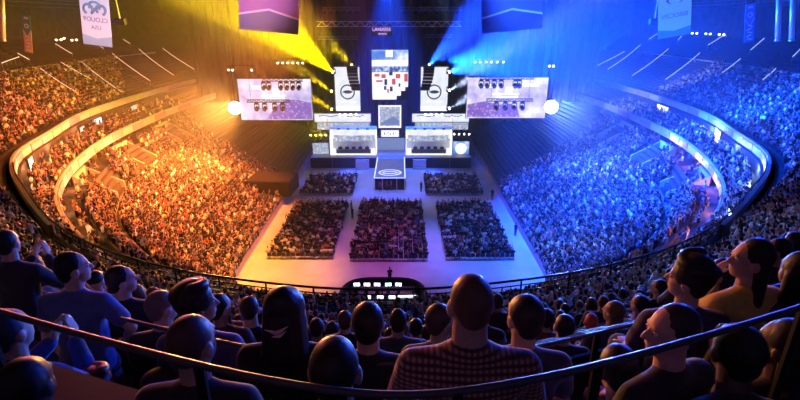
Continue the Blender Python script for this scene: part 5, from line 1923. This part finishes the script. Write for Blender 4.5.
# small lamp rows
for pxs, py, Y, nm, ec, st_ in (((278, 283, 288, 293, 298, 303), 63, 82, 'row above the orange-side screen', (1, .9, .55), 7), ((475, 480, 486, 491, 497, 503), 62, 82, 'row above the blue-side screen', (.7, .85, 1), 7), ((311, 316, 321, 326), 135, 88, 'row over the small screen by the yellow smoke', (1, .75, .1), 14), ((454, 459, 464, 469), 134, 88, 'row over the small screen with the disc', (.8, .9, 1), 12), ((549, 553), 66, 74, 'pair above the blue-side flood lamp', (.8, .9, 1), 10), ((229, 233, 252), 70, 74, 'group above the orange-side flood lamp', (1, .75, .4), 8)):
    for px in pxs:
        lamp_at(px, py, Y, 'small lit lamp in the ' + nm, 'lamps in the ' + nm, mat('row_lens_%d' % py, (.5, .5, .5), .3, emit=ec, strength=st_), .7, (0, -.95, -.3))
    a, b = at_y(pxs[0] - 2, py, Y), at_y(pxs[-1] + 2, py, Y)
    tr = thing('lamp_bar', 'thin bar carrying the lamps in the ' + nm, 'bar', (0, 0, 0))
    part(MB().tube([a + Vector((0, 0, .68)), b + Vector((0, 0, .68))], .06), 'pipe', blackm, tr)
    for q in (a, b):
        part(MB().tube([q + Vector((0, 0, .68)), q + Vector((0, 0, 8 if py < 100 else 3))], .025), 'cable', blackm, tr)
spot('smoke_tint_spot', at_y(323, 136, 87.8), at_y(316, 126, 80), (1, .7, 0), 2.2e4, 40, .8, .3)  # added spot tints the haze for the patch of yellow smoke
# beam fittings
for px, py, sd, k in ((353, 66, 'yellow', 'highest'), (334, 73, 'yellow', 'second'), (333, 92, 'yellow', 'third'), (333, 110, 'yellow', 'lowest'), (428, 66, 'blue', 'highest'), (448, 73, 'blue', 'second'), (448, 91, 'blue', 'third'), (448, 109, 'blue', 'lowest')):
    lamp_at(px, py + .4, 86.4, 'beam lamp at the origin of the %s %s beam' % (k, sd), None, mat('beam_lens_' + sd, (.5, .5, .5), .3, emit=(1, .7, .2) if sd == 'yellow' else (.7, .85, 1), strength=14), 1.0, (-.6 if sd == 'yellow' else .6, -.7, .35))

# haze filling the hall in front of the stage
hz = bpy.data.materials.new('thin_haze')
hz.use_nodes = True
nt = hz.node_tree
nt.nodes.clear()
ou = nt.nodes.new('ShaderNodeOutputMaterial')
vs = nt.nodes.new('ShaderNodeVolumeScatter')
vs.inputs['Density'].default_value = 0.0035
vs.inputs['Anisotropy'].default_value = 0.2
nt.links.new(vs.outputs['Volume'], ou.inputs['Volume'])
hb = MB().box((0, 77, 18.2), (100, 66, 35.6)).build('stage_haze', hz)
tag(hb, 'thin theatrical haze hanging in front of the stage, catching the beams', 'haze', kind='stuff')

w = bpy.data.worlds.new('World')
scn.world = w
w.use_nodes = True
w.node_tree.nodes['Background'].inputs['Color'].default_value = (.02, .025, .06, 1)
w.node_tree.nodes['Background'].inputs['Strength'].default_value = .25

# ------------------------------------------------------------------ camera
cd = bpy.data.cameras.new('Camera')
cd.sensor_width = 36
cd.lens = 36 * F / 800
cd.clip_end = 500
cam = bpy.data.objects.new('Camera', cd)
COL.objects.link(cam)
cam.location = (CX, 0, CH)
cam.rotation_euler = (math.pi / 2 - PITCH, 0, 0)
scn.camera = cam
vs_ = scn.view_settings
scn.display_settings.display_device = 'sRGB'
vs_.view_transform = 'Standard'
vs_.look = 'None'
vs_.exposure = 0.3
vs_.gamma = 1.0
vs_.use_curve_mapping = False
scn.cycles.use_denoising = True
scn.cycles.max_bounces = 5
scn.cycles.diffuse_bounces = 2
scn.cycles.glossy_bounces = 2
scn.cycles.volume_bounces = 0
scn.cycles.transparent_max_bounces = 8
scn.cycles.sample_clamp_indirect = 4.0
